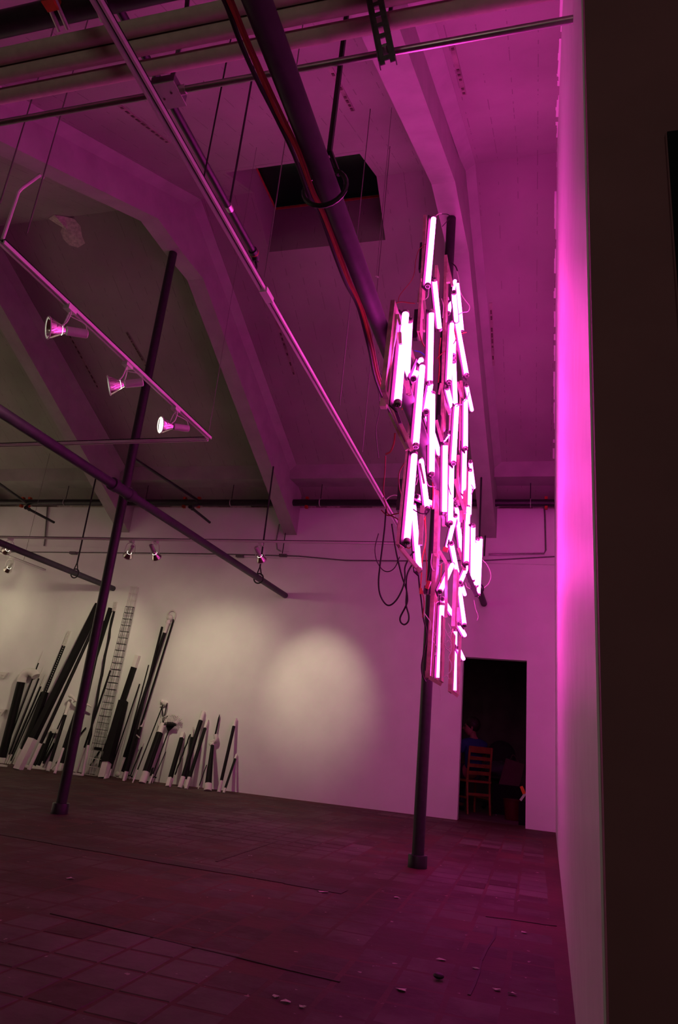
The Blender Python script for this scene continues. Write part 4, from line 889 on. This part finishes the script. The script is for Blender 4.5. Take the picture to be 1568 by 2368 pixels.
MB().hexa([R0+Vector((-.012, -.008, 0)), R0+Vector((.012, -.008, 0)), R0+Vector((.012, .006, 0)), R0+Vector((-.012, .006, 0)), R1+Vector((-.09, -.008, -.03)), R1+Vector((.09, -.008, -.03)), R1+Vector((.09, .004, -.03)), R1+Vector((-.09, .004, -.03))]).build('head_plate', M['paintb'], t, smooth=False)
MB().bar(R1+Vector((-.10, -.015, -.045)), R1+Vector((.10, -.015, -.045)), .016, .012).build('cross_bar', M['paintb'], t)
# wire cage column
B_, T_ = lean_pts((960, 2060), (1418, 80), c6, .1)
t = thing('wire_cage', B_, 'tall leaning wire mesh column, black in the middle with white ends', 'wire cage')
d = (T_-B_).normalized(); x = d.cross(Vector((0, -1, 0))).normalized(); y = x.cross(d)
wc = 105/4.553/ppm((B_+T_)/2)
def cage(t0, t1, m, nm, w0, w1):
    mb = MB(); L = (T_-B_).length*(t1-t0); n_ = max(2, int(L/.095))
    prof = [(-.5, .35), (-.5, -.25), (-.38, -.4), (-.1, -.42), (.2, -.42), (.5, -.35), (.5, .1), (.5, .35), (0, .4)]
    def pt(i, k):
        u = i/n_; c_ = lerp(B_, T_, lerp(t0, t1, u)); w = lerp(w0, w1, u); return c_+x*prof[k][0]*w+y*prof[k][1]*w*.6
    for i in range(n_+1): mb.tube([pt(i, k) for k in range(len(prof))]+[pt(i, 0)], .0035, 4)
    for k in range(len(prof)): mb.tube([pt(0, k), pt(n_, k)], .003, 4)
    return mb.build(nm, M[m], t)
cage(0, .12, 'paintw', 'white_mesh_foot', wc*1.15, wc*1.1); cage(.12, .885, 'paintb', 'black_mesh', wc*1.1, wc*.85); cage(.885, 1, 'paintw', 'white_mesh_top', wc*.85, wc*.8)
MB().bar(lerp(B_, T_, .13)-x*.04, lerp(B_, T_, .13)+x*.06, .05, .04).build('black_tie', M['paintb'], t)

# ------------------------------------------------------------------ store room beyond the doorway
RY1 = 14.2
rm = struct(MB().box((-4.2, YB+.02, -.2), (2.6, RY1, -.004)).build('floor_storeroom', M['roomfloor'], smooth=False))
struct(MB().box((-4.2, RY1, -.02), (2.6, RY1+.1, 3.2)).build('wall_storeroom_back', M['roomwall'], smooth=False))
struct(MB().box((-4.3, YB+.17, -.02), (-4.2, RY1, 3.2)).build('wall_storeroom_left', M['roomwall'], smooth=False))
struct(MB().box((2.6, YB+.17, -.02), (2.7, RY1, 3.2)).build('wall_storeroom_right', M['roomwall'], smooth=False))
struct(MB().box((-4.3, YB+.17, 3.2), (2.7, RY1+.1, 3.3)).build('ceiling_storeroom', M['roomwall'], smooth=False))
# unseen shaded pendant, added to that room to reveal the chair faintly
t = thing('unseen_pendant', (-2.3, 11.6, 3.2), 'added dim pendant lamp inside the dark room, unseen beyond the doorway edge', 'lamp')
MB().tube([(-2.3, 11.6, 3.2), (-2.3, 11.6, 2.75)], .006, 6).build('cord', M['cable'], t)
MB().tube([(-2.3, 11.6, 2.75), (-2.3, 11.6, 2.68), (-2.3, 11.6, 2.5)], [.03, .08, .2], 20, cap=False).build('lamp_shade', M['strut'], t)
L = bpy.data.lights.new('unseen_bulb', 'POINT'); L.energy = 1.6; L.color = (1, .8, .5); L.shadow_soft_size = .05
lo = bpy.data.objects.new('unseen_bulb', L); COL.objects.link(lo); lo.parent = t; lo.location = (0, 0, -.66)
# ladder back chair
cl, cr_ = atZ(1068, 1878, 0), atZ(1112, 1885, 0)
cy = 10.85; c0 = atZ(1090, 1880, 0); base = Vector((c0.x, cy+.15, 0))
tc_ = thing('wooden_chair', base, 'honey coloured ladder back chair just inside the dark doorway', 'chair')
ang = math.radians(38); fx = Vector((-math.sin(ang), math.cos(ang), 0)); sx_ = Vector((math.cos(ang), math.sin(ang), 0))   # facing away, turned left
def cp(s, f, z): return base+sx_*s+fx*f+Vector((0, 0, z))
for s in (-.19, .19):
    MB().tube(spline([cp(s, -.20, 0), cp(s, -.17, .45), cp(s, -.21, .92)], 5), .017, 8).build('leg', M['chair'], tc_)
    MB().tube([cp(s, .20, 0), cp(s, .20, .44)], .017, 8).build('leg', M['chair'], tc_)
    MB().bar(cp(s, -.17, .22), cp(s, .2, .22), .02, .025).build('stretcher', M['chair'], tc_)
MB().bar(cp(-.19, -.18, .27), cp(.19, -.18, .27), .018, .035).build('stretcher', M['chair'], tc_)
for z in (.56, .66, .76, .88): MB().bar(cp(-.19, -.185-.03*(z-.5), z), cp(.19, -.185-.03*(z-.5), z), .014, .05 if z < .85 else .09).build('slat', M['chair'], tc_)
MB().hexa([cp(-.2, -.2, .43), cp(.2, -.2, .43), cp(.21, .22, .43), cp(-.21, .22, .43), cp(-.2, -.2, .46), cp(.2, -.2, .46), cp(.21, .22, .46), cp(-.21, .22, .46)]).build('seat', M['chair'], tc_, smooth=False)
# seated person: one skin-grown body, clothing and hair as children
def grow(name, pts, edges, m, parent, sub=2):
    me = bpy.data.meshes.new(name); me.from_pydata([tuple(p[0]) for p in pts], edges, []); o = bpy.data.objects.new(name, me); COL.objects.link(o)
    md = o.modifiers.new('skin', 'SKIN'); md.use_smooth_shade = True
    for i, p in enumerate(pts): me.skin_vertices[0].data[i].radius = (p[1], p[2] if len(p) > 2 else p[1])
    me.skin_vertices[0].data[0].use_root = True
    s = o.modifiers.new('sub', 'SUBSURF'); s.levels = sub; s.render_levels = sub
    dg = bpy.context.evaluated_depsgraph_get(); dg.update(); nm = bpy.data.meshes.new_from_object(o.evaluated_get(dg)); bpy.data.objects.remove(o)
    off = ORG[parent.name]
    for v in nm.vertices: v.co -= off
    nm.materials.clear(); nm.materials.append(m); o = bpy.data.objects.new(name, nm); COL.objects.link(o); o.parent = parent; ORG[o.name] = off.copy(); return o
pz = thing('person', cp(0, 0, .46), 'person in a blue t-shirt seated on the wooden chair, back to us, head turned left', 'person')
hd = cp(-.02, .02, 1.19)
J_ = [(cp(0, -.02, .56), .13, .12), (cp(0, -.03, .72), .125, .10), (cp(0, -.03, .88), .15, .10), (cp(0, -.01, .99), .10, .08), (cp(0, .0, 1.06), .05), (cp(-.01, .01, 1.11), .052), (cp(-.02, .02, 1.17), .085, .09), (cp(-.02, .02, 1.25), .08, .085),
      (cp(-.17, -.01, .955), .055), (cp(-.23, .08, .73), .042), (cp(-.16, .30, .68), .034), (cp(-.13, .38, .67), .03),
      (cp(.17, -.01, .955), .055), (cp(.23, .08, .73), .042), (cp(.16, .30, .68), .034), (cp(.13, .38, .67), .03),
      (cp(-.09, .08, .54), .085), (cp(-.11, .43, .53), .062), (cp(-.11, .45, .28), .05), (cp(-.11, .42, .08), .036), (cp(-.12, .55, .04), .034),
      (cp(.09, .08, .54), .085), (cp(.11, .43, .53), .062), (cp(.11, .45, .28), .05), (cp(.11, .42, .08), .036), (cp(.12, .55, .04), .034)]
Ed = [(0, 1), (1, 2), (2, 3), (3, 4), (4, 5), (5, 6), (6, 7), (3, 8), (8, 9), (9, 10), (10, 11), (3, 12), (12, 13), (13, 14), (14, 15), (0, 16), (16, 17), (17, 18), (18, 19), (19, 20), (0, 21), (21, 22), (22, 23), (23, 24), (24, 25)]
Jb = [tuple([p[0]]+[r*(.72 if i < 4 else .85 if i in (8, 12) else 1) for r in p[1:]]) for i, p in enumerate(J_)]
grow('body', Jb, Ed, M['skin'], pz)
sh = lambda i, k=1.16: (J_[i][0], J_[i][1]*k, (J_[i][2] if len(J_[i]) > 2 else J_[i][1])*k)
mid = lambda i, j, u, r: (lerp(J_[i][0], J_[j][0], u), r)
grow('shirt', [sh(0), sh(1), sh(2), (cp(0, -.015, .985), .135, .105), (J_[4][0]-Vector((0, 0, .005)), .072), sh(8, 1.32), mid(8, 9, .6, .066), sh(12, 1.32), mid(12, 13, .6, .066)], [(0, 1), (1, 2), (2, 3), (3, 4), (3, 5), (5, 6), (3, 7), (7, 8)], M['shirt'], pz)
grow('trousers', [sh(0, 1.1), sh(16, 1.12), sh(17, 1.12), sh(18, 1.15), sh(19, 1.25), sh(21, 1.12), sh(22, 1.12), sh(23, 1.15), sh(24, 1.25)], [(0, 1), (1, 2), (2, 3), (3, 4), (0, 5), (5, 6), (6, 7), (7, 8)], M['trousers'], pz)
face = (-sx_*.85+fx*.5).normalized()                                  # looking left
MB().ball(hd+Vector((0, 0, .045))-face*.018, .112, 1, 1, 1.02, 18, 12, lambda a, b: 1+.03*math.sin(7*a)*math.sin(5*b)).build('hair', M['hair'], pz)
MB().ball(hd+face*.028+Vector((0, 0, -.015)), .092, .92, .92, 1.15, 16, 12).build('face', M['skin'], pz)
MB().tube([hd+face*.112+Vector((0, 0, .005)), hd+face*.132+Vector((0, 0, -.022)), hd+face*.108+Vector((0, 0, -.03))], [.008, .014, .01], 8).build('nose', M['skin'], pz)
fs_ = face.cross(Vector((0, 0, 1)))
for s in (-1, 1):
    MB().ball(hd+fs_*s*.092+Vector((0, 0, -.01)), .028, .6, .8, 1.1).build('ear', M['skin'], pz)
    MB().ball(hd+face*.105+fs_*s*.034+Vector((0, 0, .012)), .010).build('eye', M['capd'], pz)
MB().bar(hd+face*.113-fs_*.025+Vector((0, 0, -.062)), hd+face*.113+fs_*.025+Vector((0, 0, -.062)), .008, .008).build('mouth', M['redp'], pz)
# hands: palm and five fingers resting on the lap
for s in (-1, 1):
    w0 = cp(s*.13, .38, .67); fdir = (fx*.8-sx_*s*.35+Vector((0, 0, -.12))).normalized(); sd = fdir.cross(Vector((0, 0, 1))).normalized()
    hm = MB().hexa([w0+sd*a+fdir*b+Vector((0, 0, z)) for z in (-.012, .014) for a, b in ((-.026, -.01), (.026, -.01), (.04, .085), (-.04, .085))])
    for k, L_ in enumerate((.062, .074, .07, .055)):
        o_ = w0+fdir*.08+sd*(-.031+.021*k); hm.tube([o_, o_+fdir*L_*.5+Vector((0, 0, .004)), o_+fdir*L_-Vector((0, 0, .016))], [.0095, .0088, .006], 7)
    th_ = w0+sd*(-s*.03)+fdir*.02; hm.tube([th_, th_-sd*s*.028+fdir*.03, th_-sd*s*.03+fdir*.062-Vector((0, 0, .008))], [.012, .0105, .007], 7)
    hm.build('hand', M['skin'], pz)
    MB().tube([cp(s*.115, .40, .02), cp(s*.12, .48, .045), cp(s*.125, .62, .03)], [.036, .045, .03], 10).build('shoe', M['capd'], pz)
# black office chair piled with clothes
ob = atY(*c8(670, 1800), 12.4); ob = Vector((ob.x, 12.4, 0)); t = thing('office_chair', ob, 'black office chair standing deep inside the dark room', 'chair')
MB().tube([ob+Vector((0, 0, .05)), ob+Vector((0, 0, .44))], .03, 10).build('gas_column', M['capd'], t)
for k in range(5):
    a = k*1.2566; e = Vector((math.cos(a), math.sin(a), 0))*.3
    MB().bar(ob+Vector((0, 0, .09)), ob+e+Vector((0, 0, .06)), .04, .03).build('base_spoke', M['capd'], t); MB().ball(ob+e+Vector((0, 0, .03)), .03).build('caster', M['capd'], t)
MB().ball(ob+Vector((0, 0, .48)), .25, 1, 1, .22, 20, 10).build('seat', M['blackf'], t)
MB().ball(ob+Vector((0, .22, .82)), .24, 1, .25, 1.05, 20, 12).build('backrest', M['blackf'], t)
MB().bar(ob+Vector((0, .22, .45)), ob+Vector((0, .26, .75)), .05, .02).build('back_stem', M['capd'], t)
def lump(c_, r, sx, sy, sz, seed): return MB().ball(c_, r, sx, sy, sz, 22, 14, lambda a, b: 1+.12*math.sin(3*a+seed)*math.sin(4*b+seed)+.06*math.sin(9*a+2*seed)*math.sin(7*b))
o = lump(ob+Vector((-.05, -.02, .60)), .24, 1.15, .9, .55, 1).build('clothes_pile', M['greyf'], loc=ob+Vector((0, 0, .5))); tag(o, 'grey clothes heaped on the black office chair', 'clothes')
# brown paper bag, red bin, orange handled tool by the jamb
bb = atY(*c8(790, 1790), 11.9); bb = Vector((bb.x, 11.55, 0)); t = thing('paper_bag', bb, 'tilted brown paper bag on a dark box inside the doorway', 'bag')
MB().hexa([bb+Vector(v) for v in ((-.16, -.08, .42), (.14, -.08, .42), (.14, .1, .42), (-.16, .1, .42), (-.06, -.1, .80), (.22, -.1, .74), (.22, .12, .74), (-.06, .12, .80))]).build('bag_body', M['bag'], t, smooth=False)
MB().tube(spline([bb+Vector((0, -.1, .78)), bb+Vector((.05, -.12, .86)), bb+Vector((.13, -.1, .76))], 5), .006, 6).build('handle', M['bag'], t)
o = MB().box(bb+Vector((-.24, -.13, 0)), bb+Vector((.18, .2, .42))).build('storage_box', M['black'], loc=bb, smooth=False); tag(o, 'dark storage box under the brown paper bag', 'box')
rb = atZ(*c8(850, 1950), 0); rb = Vector((rb.x, 10.75, 0)); t = thing('red_bin', rb, 'dark red bin on the floor inside the right jamb', 'bin')
MB().tube([rb, rb+Vector((0, 0, .01)), rb+Vector((0, 0, .26))], [.10, .105, .13], 18).build('bin_body', M['redp'], t); MB().ring(rb+Vector((0, 0, .26)), (0, 0, 1), .13, .008, 20, 6).build('rim', M['redp'], t)
q0, q1 = atY(*c8(905, 1830), 10.15), atY(*c8(965, 1745), 10.15); h0, h1 = atY(*c8(915, 1668), 10.15), atY(*c8(950, 1755), 10.15)
t = thing('hand_saw', q0, 'orange handled tool with a pale blade beside the right door jamb', 'tool')
MB().bar(q0, q1, .03, .012, (0, -1, 0)).build('blade', M['steel'], t); MB().bar(h0, h1, .04, .03, (0, -1, 0), .045).build('handle', M['orangep'], t)
o = MB().box((q0.x-.02, 10.1, 0), (q0.x+.25, 10.35, q0.z-.02)).build('tool_box', M['black'], loc=(q0.x, 10.2, 0), smooth=False); tag(o, 'dark box carrying the orange handled tool', 'box')
# pale wall sheets far inside
for (x0, y0, x1, y1), lb in (((858, 290, 965, 540), 'dim pale sheet hung high at the right of the dark room'), ((250, 240, 300, 480), 'dim narrow sheet hung at the left of the dark room')):
    a, b = atY(*c8(x0, y0), RY1-.01), atY(*c8(x1, y1), RY1-.01)
    o = MB().box((a.x, RY1-.02, b.z), (b.x, RY1-.002, a.z)).build('wall_sheet', M['roomwall'], loc=a, smooth=False); tag(o, lb, 'sheet')

# ------------------------------------------------------------------ litter on the floor
for i, (px, py, w) in enumerate(((915, 2076, .045), (1215, 2158, .04), (1148, 1885, .03), (660, 2318, .05), (640, 2306, .03), (1022, 2220, .05), (745, 2063, .09), (578, 1980, .035), (162, 2032, .05), (1200, 2085, .02), (355, 2128, .02), (700, 2330, .03), (1150, 2290, .04), (930, 2290, .05), (1100, 2240, .03), (1187, 2300, .04))):
    q = atZ(px, py, .0); pts = []
    for k in range(7):
        a = k*math.tau/7; r_ = w*.6*random.uniform(.35, 1); pts.append(Vector((math.cos(a)*r_, math.sin(a)*r_*.6, .001+random.uniform(0, .006))))
    mb = MB().add([q+Vector((0, 0, .006))]+[q+p for p in pts]+[q+p*.98-Vector((0, 0, .001)) for p in pts], [(0, 1+k, 1+(k+1) % 7) for k in range(7)]+[tuple(range(14, 7, -1))])
    o = mb.build('paint_scrap', M['dust'], loc=q, smooth=False); tag(o, 'small pale scrap on the floor, '+('just before the central post', 'beside the right wall, farther', 'right of the central post foot', 'near centre bottom, larger', 'near centre bottom, smaller', 'beside the right wall, mid way', 'on the floor seam', 'mid floor between the posts', 'below the left post', 'tiny, before the doorway', 'lower left, tiny', 'bottom centre right', 'bottom right, by the wall', 'bottom right, inner', 'bottom right, upper', 'bottom right, nearest wall')[i], 'scrap', 'pale scraps on the floor')
q = atZ(1014, 2265, .0); o = MB().ball(q+Vector((0, 0, .012)), .018, 1.2, .9, .6, 10, 6).build('dark_lump', M['capd'], loc=q); tag(o, 'small black lump on the floor at the lower right', 'debris')
